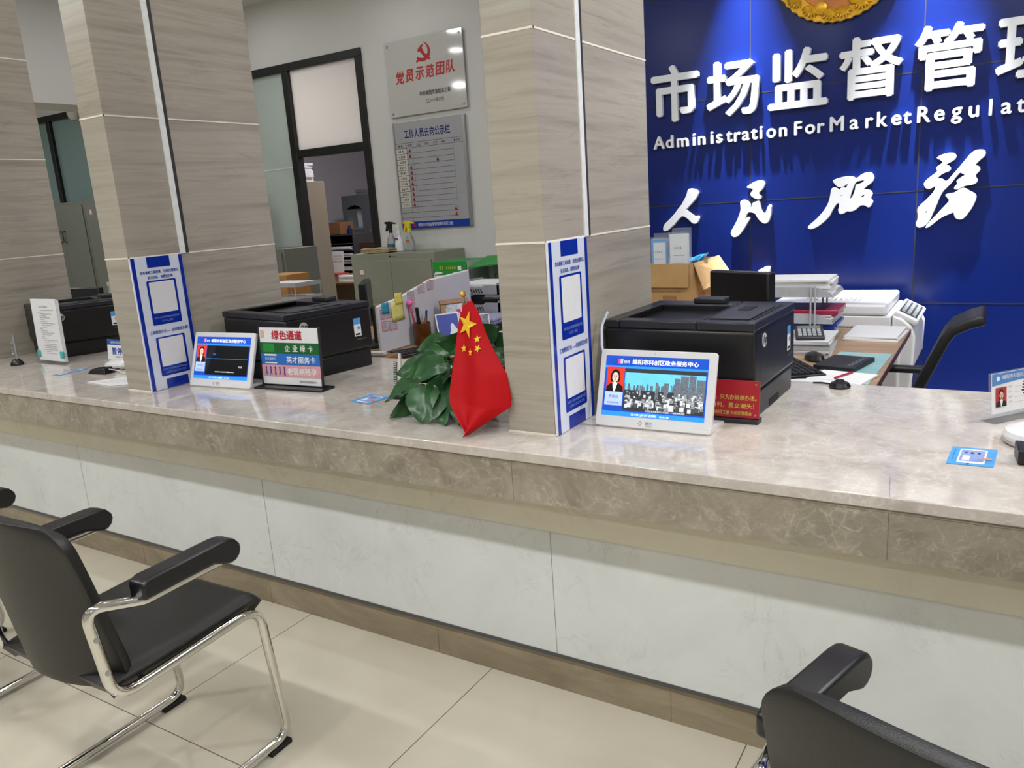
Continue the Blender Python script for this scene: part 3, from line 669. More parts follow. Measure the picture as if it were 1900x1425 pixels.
def name_screen(loc, rz, label, lit):
    t = thing('name_screen', label, 'screen', loc, rz, 'white digital name screens on the counter')
    f = F((0, 0, .004), (1, 0, 0), (0, .325, .9457)); w, h = .332, .216
    g = G(); g.rrect(f, 0, 0, w, h, .008, 0, -.012); g.build('bezel', M_white, t, bevel=.0015)
    g = G(); g.add([(.01, .004, 0), (w-.004, .004, 0), (w-.004, .135, 0), (.01, .135, 0), (.01, .004, .012), (w-.004, .004, .02), (w-.004, .135, .006), (.01, .135, .006)],
                   [(3, 2, 1, 0), (4, 5, 6, 7), (0, 1, 5, 4), (1, 2, 6, 5), (2, 3, 7, 6), (3, 0, 4, 7)]); g.build('stand_foot', M_white, t, bevel=.001)
    X0, X1, Y0, Y1 = .0165, w-.021, .030, h-.018; sw, sh = X1-X0, Y1-Y0
    sx = lambda u: X0+u*sw
    sy = lambda v: Y1-v*sh
    g = G(); g.rect(f, X0, Y0, X1, Y1, .0004); s = g.build('display', M_sblue, t)
    g = G(); g.rect(f, X0, sy(.965), X1, sy(.90), .0006) if False else None
    g = G(); g.rect(f, X0, sy(1), X1, sy(.925), .0007); g.rect(f, X0, sy(.205), X1, sy(.165), .0007); g.build('blue_band', M_slblue, s)
    g = G(); g.text(f, TITLE, sx(.27), sy(.135), w=sw*.64, h=sh*.085, d=.001, bold=.02)
    g.text(f, '锦传', sx(.185), sy(.125), w=sw*.06, h=sh*.055, d=.001)
    g.text(f, '2019年12月1日 星期日', sx(.30), sy(.985), w=sw*.25, h=sh*.042, d=.001, bold=.01); g.text(f, '15:41:58', sx(.58), sy(.983), w=sw*.09, h=sh*.03, d=.001)
    if lit: g.text(f, '科创区政务服务中心欢迎您——绵阳市科创区', sx(.44), sy(.905), w=sw*.38, h=sh*.032, d=.0026)
    g.build('white_lettering', M_swhite, s)
    g = G(); g.rect(f, sx(.125), sy(.13), sx(.15), sy(.05), .001); g.build('pink_mark', mat('screen_pink', '#e84a86', .2, emit=.5), s)
    g = G(); g.rect(f, sx(.15), sy(.13), sx(.175), sy(.05), .001); g.build('pale_mark', M_slilac, s)
    portrait(f, sx(.025), sy(.60), sw*.175, sh*.41, s, M_sred, M_skin, M_shair, M_swhite)
    g = G(); g.rect(f, sx(.02), sy(.83), sx(.20), sy(.605), .001); g.build('name_box', M_slilac, s)
    g = G(); g.text(f, '乔华珍', sx(.06), sy(.715), w=sw*.10, h=sh*.06, d=.0014); g.text(f, '市场监管分局', sx(.045), sy(.80), w=sw*.12, h=sh*.03, d=.0014); g.build('blue_lettering', M_sblue, s)
    g = G(); g.rect(f, sx(.21), sy(.90), sx(.985), sy(.205), .0009); pc = g.build('picture', M_sdark, s)
    if lit:
        g = G(); g.rect(f, sx(.21), sy(.58), sx(.985), sy(.27), .0012); g.build('sky', M_ssky, pc)
        R = random.Random(4); g = G(); g2 = G(); g3 = G()
        for k in range(60):
            u = .21+.765*R.random(); hh = R.uniform(.02, .09)+(.06 if u > .5 else .02); g.rect(f, sx(u), sy(.60), sx(min(.985, u+R.uniform(.008, .02))), sy(.56-hh), .0014+k*1e-6)
        for u0, u1, v in ((.70, .75, .33), (.755, .83, .29), (.835, .90, .28), (.905, .985, .34), (.60, .64, .42), (.52, .55, .44)):
            g.rect(f, sx(u0), sy(.7), sx(u1), sy(v), .0016)
        g.build('tower', M_sbld, pc)
        g2.rect(f, sx(.21), sy(.88), sx(.985), sy(.56), .0015); g2.build('city_ground', M_sdark, pc)
        g4 = G(); g5 = G(); vs_ = sorted(R.random() for _ in range(170))
        for k, q in enumerate(vs_):                                       # rows of blocks, the nearer ones larger and in front
            v = .59+.29*q; u = .212+.75*R.random(); ww = (.012+.03*q)*R.uniform(.5, 1.2); hh = (.03+.07*q)*R.uniform(.5, 1.1)
            u1 = min(.983, u+ww); (g3, g4, g5)[R.randrange(3)].rect(f, sx(u), sy(min(.885, v)), sx(u1), sy(v-hh), .0017+k*4e-6)
            if R.random() < .6: g4.rect(f, sx(u), sy(v-hh+.008), sx(u1), sy(v-hh), .0018+k*4e-6)
        g3.build('city_block', M_sgrey, pc); g4.build('city_block', mat('screen_pale_grey', '#d6dade', .2, emit=.5), pc); g5.build('city_block', mat('screen_mid_dark', '#50555c', .2, emit=.35), pc)
    else:
        g = G(); g.rect(f, sx(.21), sy(.90), sx(.985), sy(.215), .0012); g.build('dark_picture', mat('screen_black', '#16181c', .12, emit=.1), pc)
        g = G(); g.text(f, '科创', sx(.33), sy(.44), h=sh*.05, d=.0016); g.rect(f, sx(.21), sy(.523), sx(.985), sy(.515), .0016); g.build('cyan_lettering', M_slblue, pc)
        g = G(); g.text(f, '绵阳科创区政务服务中心', sx(.40), sy(.84), w=sw*.36, h=sh*.028, d=.0016); g.text(f, '欢迎您', sx(.82), sy(.72), h=sh*.04, d=.0016); g.build('caption', M_swhite, pc)
    g = G(); g.poly(f, [(.127+.0065, .006), (.127+.013, .0135), (.127+.0065, .021), (.127, .0135), (.127+.0018, .0135), (.127+.0065, .0189), (.127+.0112, .0135), (.127+.0065, .0081), (.127+.0018, .0135), (.127, .0135)], .0004)
    g.text(f, '镜尔', .148, .010, w=.02, h=.0095); g.scrib(f, .149, .0055, .168, .003, seed=2); g.ell(f, .16, h-.009, .0012, .0012, .0004, 10)
    g.build('bezel_mark', M_gink, t)
    return t
name_screen((-.949, .279, HC), .012, 'lit white name screen with a city picture, beside the red flag column', True)
name_screen((-2.754, .281, HC), .075, 'dim white name screen left of the green channel sign', False)
# cable from the column to the lit screen
def cable(name, pts, r, m, label, cat='cable'):
    g = G(); g.tube(fillet(pts, .05, 5), r, 8); tag(g.build(name, m), label, cat)
cable('power_cable', [(-.972, .445, 1.10), (-.985, .425, 1.06), (-.975, .40, 1.0), (-.945, .385, .95), (-.9, .378, .90)], .004, mat('pale_blue_cable', '#cfd8e6', .4), 'pale cable curving down behind the lit screen')

# ---------------------------------------------------------------- signs on the counter
t = thing('tabletop_sign', 'striped green channel sign in a clear stand beside the dim name screen', 'sign', (-2.415, .357, HC), .075)
f = F((0, .012, .012), (1, 0, 0), (0, .06, .998)); w, h = .292, .218
G().box(-.012, -.03, 0, w+.03, .05, .008).build('base', M_black, t, bevel=.002)
g = G(); g.obox(f, 0, 0, w, h, -.006, -.001); g.build('sheet', M_paper, t, bevel=.0005)
g = G(); g.obox(f, -.006, -.003, -.0005, h+.004, -.007, .001); g.obox(f, w+.0005, -.003, w+.007, h+.004, -.007, .001); g.build('acrylic_edge', M_darkgrey, t)
g = G(); g.rect(f, 0, h*.545, w, h*.74, .0002); g.build('green_band', mat('deep_green_print', '#19632f', .3), t)
g = G(); g.rect(f, 0, h*.345, w, h*.545, .0002); g.build('blue_band', mat('mid_blue_print', '#2a70c8', .3), t)
g = G(); g.rect(f, 0, h*.135, w, h*.345, .0002); g.build('pink_band', mat('pink_print', '#dba0a6', .3), t)
g = G(); g.text(f, '绿色通道', .062, h*.79, w=.152, h=h*.165, d=.0006, bold=.025); g.build('red_lettering', mat('crimson_print', '#c22438', .4), t)
g = G()
for k, c_ in enumerate('企业绿卡'): g.text(f, c_, .125+.038*k, h*.585, h=h*.115, d=.0006, bold=.02)
g.text(f, '英才服务卡', .128, h*.385, w=.145, h=h*.12, d=.0006, bold=.02); g.text(f, '老弱病残孕', .128, h*.175, w=.145, h=h*.125, d=.0006, bold=.02)
g.rect(f, .018, h*.505, .08, h*.535, .0006); g.rect(f, .018, h*.37, .08, h*.39, .0006); g.text(f, '英才服务卡', .02, h*.425, w=.055, h=h*.05, d=.0006)
g.build('white_lettering', M_paper, t)
g = G(); g.rrect(f, .015, h*.57, .072, h*.72, .003, .0006); g.build('card_picture', M_green, t)
g = G()
for k in range(5):
    x = .022+.023*k; g.ell(f, x, h*.295, .004, .0045, .0006, 12); g.rect(f, x-.003, h*.19, x+.003, h*.275, .0006); g.rect(f, x-.005, h*.16, x-.002, h*.2, .0006); g.rect(f, x+.002, h*.16, x+.005, h*.2, .0006)
g.build('figure_print', mat('violet_print', '#3f3f9c', .4), t)
g = G(); g.text(f, TITLE, .185, h*.045, w=.085, h=h*.04, d=.0006); g.build('black_lettering', M_ink, t)
g = G(); g.rect(f, .006, h*.82, .022, h*.95, .0006); g.build('corner_mark', mat('sand_print', '#d9b79a', .5), t)

def red_plate(loc, rz, w, h, label, lines):
    t = thing('red_plate', label, 'sign', loc, rz, 'red acrylic plates on the counter')
    G().box(0, -.012, 0, w, .03, .012).build('base', M_darkgrey, t, bevel=.001)
    f = F((0, 0, .013), (1, 0, 0), (0, .1, .995)); g = G(); g.obox(f, 0, 0, w, h, -.005, 0); g.build('plate', M_red, t, bevel=.001)
    g = G()
    for s_, x, y, ww, hh in lines: g.text(f, s_, x, y, w=ww, h=hh, bold=.01)
    g.build('gold_lettering', M_gold, t)
    g = G()
    for x, y in ((.01, .01), (w-.01, .01), (.01, h-.01), (w-.01, h-.01)): g.ell(f, x, y, .0028, .0028, .001, 14)
    g.build('pin', M_steel, t)
red_plate((-.76, .432, HC), .0, .228, .104, 'red acrylic plate with gold writing half hidden behind the lit screen',
          [('不为不办找理由，只为办好想办法。', .012, .049, .208, .0145), ('走在前列，勇立潮头！', .062, .027, .152, .0145), ('科创区工委 科创区管委会', .10, .008, .108, .011)])
red_plate((-4.90, .56, HC), .0, .205, .092, 'red acrylic plate at the far left end of the counter',
          [('只为办好想办法', .02, .045, .165, .012), ('走在前列，勇立潮头！', .02, .025, .165, .012), ('科创区工委', .06, .008, .11, .009)])

# standing price list with clips
t = thing('document_holder', 'tall white printed list held by two turquoise clips at the far printer', 'document', (-4.178, .44, HC), -.02)
f = F((0, 0, .012), (1, 0, 0), (0, .03, 1)); w, h = .236, .312
g = G(); g.obox(f, 0, 0, w, h, -.004, 0)
for k in range(3): g.obox(f, .004+k*.002, 0, w+.003*(k+1), h-.003*k, -.007-.003*k, -.0045-.003*k)
g.build('paper_pack', M_paper, t)
G().box(-.01, -.02, 0, w+.03, .02, .01).build('clear_base', M_acr, t)
g = G(); g.scrib(f, .075, h-.043, .165, .009, seed=77)
R = random.Random(2)
for k in range(24):
    y = h-.058-k*.0095; x = .05+R.uniform(0, .03); g.scrib(f, x, y, min(x+R.uniform(.03, .14), w-.03), .0042, seed=k)
g.build('grey_print', M_gink, t)
M_turq = mat('turquoise_clip', '#4fb5b2', .35)
for x, s_ in ((.008, -1), (w-.012, 1)):
    g = G(); g.obox(f, x-.014, .016, x+.014, .052, -.02, .005); c_ = g.build('binder_clip', M_turq, t, bevel=.003)
    g = G(); g.tube(fillet([f(x+s_*.014, .028, -.005), f(x+s_*.036, .026, -.004), f(x+s_*.036, .044, -.004), f(x+s_*.014, .042, -.005)], .006), .0014, 6); g.build('wire_handle', M_steel, c_)

# 'paused' sign behind the left column
t = thing('service_sign', 'white and blue service paused sign standing left of the near stone column', 'sign', (-3.755, .55, HC), .0)
f = F((0, 0, .01), (1, 0, 0), (0, .12, .993)); w, h = .25, .10
G().box(0, -.02, 0, w, .04, .01).build('base', M_acr, t)
g = G(); g.obox(f, 0, 0, w, h, -.004, 0); g.build('sheet', M_paper, t)
g = G(); g.rect(f, 0, h*.74, w, h); g.build('header', mat('header_blue', '#2456a8', .3), t)
g = G(); g.text(f, TITLE, .03, h*.79, w=.18, h=.014, d=.0009); g.build('header_lettering', M_paper, t)
g = G(); g.text(f, '暂停服务', .038, h*.26, w=.17, h=.036, bold=.02); g.build('blue_lettering', M_bink, t)
g = G(); g.scrib(f, .07, .012, .2, .008, seed=5); g.build('small_print', M_ink, t)

# name stand at the right edge
t = thing('name_stand', 'clear acrylic staff name stand at the right edge of the counter', 'sign', (0.0, .613, HC), .9)
f = F((0, 0, .022), (1, 0, 0), (0, .08, .997)); w, h = .24, .103
G().box(.0, -.012, 0, w, .03, .012).build('base', M_acr, t, bevel=.001)
g = G(); g.obox(f, .006, 0, w, h, -.003, -.001); g.build('sheet', M_paper, t)
g = G(); g.obox(f, 0, -.008, w+.006, h+.003, -.006, -.0032); g.build('acrylic_panel', M_acr, t, bevel=.0008)
g = G(); g.poly(f, [(.006, h*.70)]+[(.006+(w-.006)*k/10, h*(.70+.07*math.sin(PI*k/10*.9))) for k in range(1, 11)]+[(w, h), (.006, h)], .0002); g.build('header', mat('soft_blue_print', '#4c86c6', .3), t)
g = G(); g.text(f, TITLE, .04, h*.83, w=.15, h=.0115, d=.0006, bold=.01); g.ell(f, .026, h*.87, .006, .006, .0006, 14); g.build('header_lettering', M_paper, t)
portrait(f, .018, h*.16, .037, .05, t, mat('photo_red', '#b23026', .4), M_pskin, M_ink, M_paper, .0004)
g = G()
for k, s_ in enumerate(('姓名', '部门', '职务', '工号')): g.text(f, s_, .062, h*(.60-.13*k), h=.0055, d=.0006); g.rect(f, .082, h*(.595-.13*k), .13, h*(.60-.13*k), .0006); g.scrib(f, .14, h*(.60-.13*k), .19, .006, seed=k)
g.build('grey_print', M_gink, t)

# ---------------------------------------------------------------- pen stands, speakers, cards on the counter
def coil(a, b, r, turns, wire, n=10):
    a, b = Vector(a), Vector(b); d = (b-a); q = d.orthogonal().normalized(); p = d.normalized().cross(q); P = []
    for k in range(turns*n+1): t = k/(turns*n); P.append(a+d*t+(q*math.cos(2*PI*turns*t)+p*math.sin(2*PI*turns*t))*r)
    return G().tube(P, wire, 5)
t = thing('pen_stand', 'black pen stand with a coiled cord at the right edge of the counter', 'pen stand', (.098, .335, HC), .08, 'counter pen stands')
G().box(-.045, -.04, 0, .05, .04, .033).build('base', M_black, t, bevel=.003)
f = F((0, -.0403, 0), (1, 0, 0), (0, 0, 1)); g = G(); g.text(f, 'MAONO', -.032, .014, w=.055, h=.009, bold=.02); g.build('lettering', M_paper, t)
g = G(); g.tube([(-.012, 0, .03), (-.012, .0, .10)], .014, 16); g.build('post', M_black, t)
g = G(); g.tube([(-.03, .005, .105), (-.012, 0, .155)], .0045, 10); g.build('pen', M_black, t)
coil((-.028, .02, .205), (-.034, .01, .15), .009, 9, .0016).build('coiled_cord', M_black, t)
def pen_stand(loc, rz, label, chrome):
    t = thing('pen_stand', label, 'pen stand', loc, rz, 'counter pen stands')
    g = G(); g.lathe([(.036, 0), (.036, .008), (.026, .022), (.014, .032)], (0, 0, 0), 24, 1, .8); g.build('base', M_black, t)
    g = G(); g.tube([(.008, 0, .025), (.010, 0, .055), (.014, 0, .155)], [.007, .006, .005], 12); g.build('pen', M_steel if chrome else M_white, t)
    coil((-.008, 0, .125), (-.016, 0, .05), .006, 12, .0013).build('coiled_cord', M_ink if not chrome else M_steel, t)
    return t
pen_stand((-1.742, .383, HC), 0, 'black based pen stand with white pen left of the potted plant', False)
pen_stand((-4.232, .352, HC), 0, 'black based pen stand by the far printer, left of the standing list', True)
def speaker(loc, label):
    t = thing('counter_speaker', label, 'speaker', loc, 0, 'round white speakers on the counter')
    g = G(); g.lathe([(.073, 0), (.078, .003), (.078, .010)], n=36); g.build('chrome_ring', M_chrome, t)
    g = G(); g.lathe([(.077, .0102), (.079, .02), (.074, .03), (.055, .039), (.03, .043), (.004, .044)], n=36); g.build('dome', M_white, t)
    return t
speaker((.105, .475, HC), 'round white speaker behind the pen stand at the right edge')
speaker((-3.50, .47, HC), 'round white speaker in front of the paused sign')
t = thing('card_reader', 'small black wedge with a cable beside the far round speaker', 'gadget', (-3.475, .345, HC), .1)
g = G(); g.add([(-.06, -.03, 0), (.06, -.03, 0), (.06, .03, 0), (-.06, .03, 0), (-.045, -.02, .02), (.05, -.02, .028), (.05, .02, .03), (-.045, .02, .022)], [(3, 2, 1, 0), (4, 5, 6, 7), (0, 1, 5, 4), (1, 2, 6, 5), (2, 3, 7, 6), (3, 0, 4, 7)])
g.build('body', M_black, t, bevel=.003)
g = G(); g.tube(fillet([(.05, 0, .02), (.08, .03, .008), (.14, 0, .004), (.24, .02, .004)], .03), .003, 8); g.build('cord', M_paper2, t)
t = thing('webcam_puck', 'small black domed gadget on the rear edge of the counter, in front of the copier', 'gadget', (-.405, .90, HC))
g = G(); g.lathe([(.03, 0), (.032, .006), (.026, .016), (.013, .021), (.012, .025), (.004, .026)], n=20); g.build('dome', M_black, t)
g = G()
for k in range(6):
    a = k*PI/3; g.tube([(.012*math.cos(a), .012*math.sin(a), .022), (.03*math.cos(a), .03*math.sin(a), .004)], .0025, 6)
g.build('rib', M_void, t)
g = G(); g.tube([(-.02, .02, .004), (-.06, .036, .004), (-.085, .03, .004)], .003, 6); g.build('cord', M_void, t)

def guide_card(pts, label, figs):
    a, b, c, d = [Vector((x, y, HC+.0006)) for x, y in pts]            # corners: back left, back right, front right, front left
    t = thing('guide_card', label, 'card', d, 0, 'blue cards lying on the counter')
    f = F((0, 0, 0), c-d, a-d); w, h = (c-d).length, (a-d).length
    g = G(); g.rrect(f, 0, 0, w, h, .002, .0008, 0); g.build('card', M_cyan, t)
    g = G(); g.rrect(f, w*.2, h*.1, w*.8, h*.9, .006, .0011); p = g.build('phone_print', M_paper, t)
    g = G(); g.rect(f, w*.24, h*.2, w*.76, h*.84, .0014); g.build('phone_screen', mat('pale_blue_print', '#8fa3d8', .4), p)
    g = G(); g.rect(f, w*.30, h*.25, w*.46, h*.5, .0017); g.build('paper_print', M_paper, p)
    g = G(); g.scrib(f, w*.3, h*.62, w*.7, h*.1, .0017, seed=3); g.scrib(f, w*.42, h*.02, w*.56, h*.08, .0017, seed=4)
    for k in range(5): g.rect(f, w*.08, h*(.3+.12*k), w*.1, h*(.34+.12*k), .0011)
    g.build('small_print', M_ink, t)
    g = G(); g.poly(f, [(w*.62, h*.32), (w*.92, h*.34), (w*.95, h*.42), (w*.8, h*.44)], .0018); g.build('pink_print', mat('salmon_print', '#d98a78', .5), t)
guide_card([(-.071, .384), (.014, .384), (.012, .256), (-.078, .254)], 'light blue guide card lying near the right pen stand', 0)
guide_card([(-1.877, .387), (-1.795, .386), (-1.788, .266), (-1.885, .281)], 'light blue guide card lying between the sign and the plant', 0)
guide_card([(-3.714, .385), (-3.633, .356), (-3.645, .246), (-3.691, .236)], 'light blue guide card lying in front of the standing list', 0)
t = thing('paper_sheets', 'white printed sheets lying at the foot of the left column', 'paper', (-3.33, .19, HC), .0)
g = G(); g.add([(0, 0, .001), (.20, -.02, .001), (.30, .06, .001), (.10, .13, .001), (0, 0, .0035), (.20, -.02, .0035), (.30, .06, .0035), (.10, .13, .0035)], [(3, 2, 1, 0), (4, 5, 6, 7), (0, 1, 5, 4), (1, 2, 6, 5), (2, 3, 7, 6), (3, 0, 4, 7)]); g.build('sheet', M_paper, t)
f = F((.03, .0, .0036), (1, .0, 0), (0, 1, 0)); g = G()
for k in range(5): g.scrib(f, .02+.02*k, .012+.018*k, .14+.025*k, .005, seed=k)
g.build('print', M_gink, t)

# ---------------------------------------------------------------- potted plant with the little flag
def leaf_mat():
    m, N, L, B = base_mat('pothos_leaf')
    r = ramp(N, [(.3, '#1d4525'), (.55, '#2c5a30'), (.75, '#43743e')]); L.new(noise(N, L, pos(N, L, (1, 1, 1)), 14, 4), r.inputs['Fac'])
    L.new(r.outputs['Color'], B.inputs['Base Color']); B.inputs['Roughness'].default_value = .3
    return m
M_leaf = leaf_mat(); M_stem = mat('green_stem', '#5a7a34', .5)
pl = thing('potted_plant', 'leafy green pothos in a glass bowl beside the red flag', 'plant', (-1.40, .31, HC))
g = G(); g.lathe([(.05, 0), (.075, .01), (.09, .045), (.085, .08), (.072, .1)], n=32); g.build('bowl', mat('pale_glass_bowl', '#cfd9d6', .08, trans=.5), pl)
g = G(); g.lathe([(.074, .085), (.04, .088), (.003, .09)], n=20); g.build('pebbles', mat('white_pebble', '#d8d6cf', .7, var=.2, bump=.6, scale=90), pl)
leaves = G(); stems = G(); LR = random.Random(12)
def leaf(base, tip, wid, roll=0, cup=.18, droop=.12):
    b, t_ = Vector(base), Vector(tip); ax = t_-b; L_ = ax.length; ax.normalize()
    mid = (b+t_)/2; nrm = Vector((mid.x*.35+.35, mid.y*.3-.75, .55))+Vector((LR.uniform(-.35, .35), LR.uniform(-.2, .2), LR.uniform(-.3, .3)))
    side = ax.cross(nrm)
    side.normalize(); up = side.cross(ax); R_ = Matrix.Rotation(roll, 3, ax); side = R_ @ side; up = R_ @ up
    prof = [(0, .0), (-.08, .25), (-.04, .5), (.08, .82), (.25, 1.0), (.45, .92), (.65, .68), (.82, .38), (.93, .15), (1, .01)]
    base_i = len(leaves.v); NV = 6
    for s_, wd in prof:
        sp = max(s_, 0) if wd < .05 else s_
        for k in range(NV+1):
            q = (k/NV-.5)*2
            c0 = b+ax*L_*sp+side*(q*wd*wid*.5)+up*(cup*abs(q)*wd*wid*.5-droop*L_*max(0, sp)**2+.004*math.sin(9*sp+3*q))
            c0.z = max(c0.z, .004); leaves.v.append(tuple(c0))
    for j in range(len(prof)-1):
        for k in range(NV):
            a = base_i+j*(NV+1)+k; leaves.f.append([a, a+1, a+NV+2, a+NV+1])
def stem(a, b, lift=.04):
    a, b = Vector(a), Vector(b); m = (a+b)/2+Vector((0, 0, lift)); stems.tube(fillet([a, m, b], .08, 6), .003, 6)
RT = Vector((0, 0, .085))
# (stalk end, tip, width, roll) in the bowl's own axes
LV = [((-.075, -.12, .10), (-.045, -.2, -.00+.012), .115, .2), ((-.14, -.05, .12), (-.255, -.12, .05), .085, .5), ((-.12, -.02, .15), (-.285, -.03, .115), .085, -.2),
      ((-.10, .0, .19), (-.235, .02, .155), .08, .3), ((-.03, -.06, .17), (-.16, -.12, .12), .10, -.3), ((-.02, -.08, .12), (-.01, -.2, .02), .095, .1),
      ((.0, -.05, .20), (-.11, -.04, .235), .085, .4), ((.02, .0, .215), (-.03, -.1, .235), .08, -.5), ((.05, .02, .21), (.04, -.09, .225), .085, .3),
      ((.04, -.06, .15), (.06, -.18, .06), .1, .4), ((.09, -.02, .17), (.17, -.1, .1), .095, -.3), ((.10, .03, .20), (.185, .02, .225), .085, .2), ((.11, .0, .14), (.2, -.05, .08), .085, .5),
      ((-.06, .05, .18), (-.14, .13, .17), .08, .2), ((.03, .07, .2), (.05, .17, .19), .085, -.2), ((-.12, -.08, .08), (-.2, -.16, .02), .085, .7), ((-.13, -.1, .06), (-.17, -.18, .005), .07, -.6),
      ((.0, .03, .235), (-.06, .08, .26), .075, 0), ((.07, .0, .24), (.12, .02, .265), .07, .6), ((-.05, -.02, .22), (-.12, -.09, .205), .08, -.4), ((.05, -.1, .1), (.09, -.19, .02), .09, -.3),
      ((-.02, -.1, .07), (.03, -.19, .0+.01), .085, .5), ((-.07, -.05, .14), (-.17, -.14, .08), .09, .9), ((.0, -.03, .16), (.0, -.14, .13), .09, 1.0), ((-.1, .04, .13), (-.2, .08, .1), .085, .3),
      ((.08, .06, .15), (.16, .12, .12), .085, 0), ((.12, -.03, .2), (.2, -.06, .17), .07, -.4), ((-.01, -.1, .18), (-.06, -.19, .15), .085, .2)]
for b_, t_, wd, ro in LV:
    leaf(b_, t_, wd, ro); stem(RT+Vector((b_[0]*.3, b_[1]*.3, 0)), b_)
stems.build('stem', M_stem, pl); leaves.build('foliage', M_leaf, pl, ang=180)

fl = thing('table_flag', 'small red flag with five yellow stars hanging on a pole in front of the plant', 'flag', (-1.335, .20, HC))
def W2(px, py, pz): return Vector((px+1.335, py-.20, pz-HC))
g = G(); g.tube([W2(-1.33, .225, .802), W2(-1.327, .222, 1.172)], .004, 10); g.build('pole', M_steel, fl)
g = G(); g.lathe([(.003, 0), (.0085, .005), (.0095, .011), (.006, .018), (.001, .02)], W2(-1.327, .222, 1.17), 14); g.build('finial', M_goldm, fl)
g = G(); g.lathe([(.045, 0), (.045, .006), (.02, .012), (.008, .03)], W2(-1.33, .225, .80), 24); g.build('base', mat('white_stone_base', '#d8d5cc', .3), fl)
g = G(); g.tube([W2(-1.331, .214, 1.155), W2(-1.329, .213, 1.12), W2(-1.328, .212, 1.085)], .0035, 6); g.build('tassel', mat('pink_white_cord', '#e3cfd0', .7), fl)
# rows of the hanging cloth: z, left x, right x, y
ROWS = [(1.1458,1.1647,-1.3276,-1.2866,.215,.205),(1.1092,1.1269,-1.3358,-1.2557,.205,.19),(1.0591,1.0698,-1.34,-1.2271,.19,.175),(1.015,1.0229,-1.3379,-1.1942,.17,.16),(.9576,.9678,-1.3339,-1.1506,.14,.14),(.8961,.9021,-1.3302,-1.1356,.11,.13),(.8769,.8771,-1.3211,-1.1363,.1,.125),(.8409,.8384,-1.2821,-1.1934,.08,.095),(.8038,.8045,-1.2435,-1.2413,.062,.063)]
def fpt(s_, t_):
    k = min(int(t_*(len(ROWS)-1)), len(ROWS)-2); u = t_*(len(ROWS)-1)-k; A, B_ = ROWS[k], ROWS[k+1]
    z = [A[i]+(B_[i]-A[i])*u for i in range(6)]                       # zl zr xl xr yl yr
    y = z[4]+(z[5]-z[4])*s_ + (.012*math.sin(PI*s_*2.3+.4)+.004*math.sin(7*s_))*min(1, t_*1.6)
    return W2(z[2]+(z[3]-z[2])*s_, y, z[0]+(z[1]-z[0])*s_)
cl = G().grid(lambda s_, t_: fpt(s_, t_), 30, 60).build('cloth', M_flag, fl, solid=.0016, ang=180, off=0)
def star(cx, cz, r, rot, g):
    C = []
    for k in range(10):
        a = math.radians(90+rot+36*k); q = r if k % 2 == 0 else r*.42; C.append((cx+q*math.cos(a), cz+q*math.sin(a)))
    # carry each outline point onto the cloth
    def on(x, z):
        best = None
        lo, hi = 0.0, 1.0
        for _ in range(24):
            t_ = (lo+hi)/2
            a_, b_ = fpt(0, t_), fpt(1, t_); s_ = max(-.1, min(1.1, (x+1.335-a_.x)/max(1e-4, b_.x-a_.x)))
            p = fpt(s_, t_)
            if p.z > z-HC: lo = t_
            else: hi = t_
        return Vector((x+1.335, p.y-.0048, z-HC))
    ctr = on(cx, cz); n = len(g.v); g.v.append(tuple(ctr)); g.v += [tuple(on(x, z)) for x, z in C]
    for k in range(10): g.f.append([n, n+1+k, n+1+(k+1) % 10])
for x, z, r, ro in [(-1.2979,1.0966,.0282,-12),(-1.2519,1.0597,.0086,10),(-1.2457,1.0346,.0086,-20),(-1.3061,1.0292,.0095,10),(-1.2732,1.022,.0086,5)]:
    g = G(); star(x, z, r*(1.4 if r > .02 else 1.3), ro, g); g.build('star', M_yellow, cl, smooth=False)
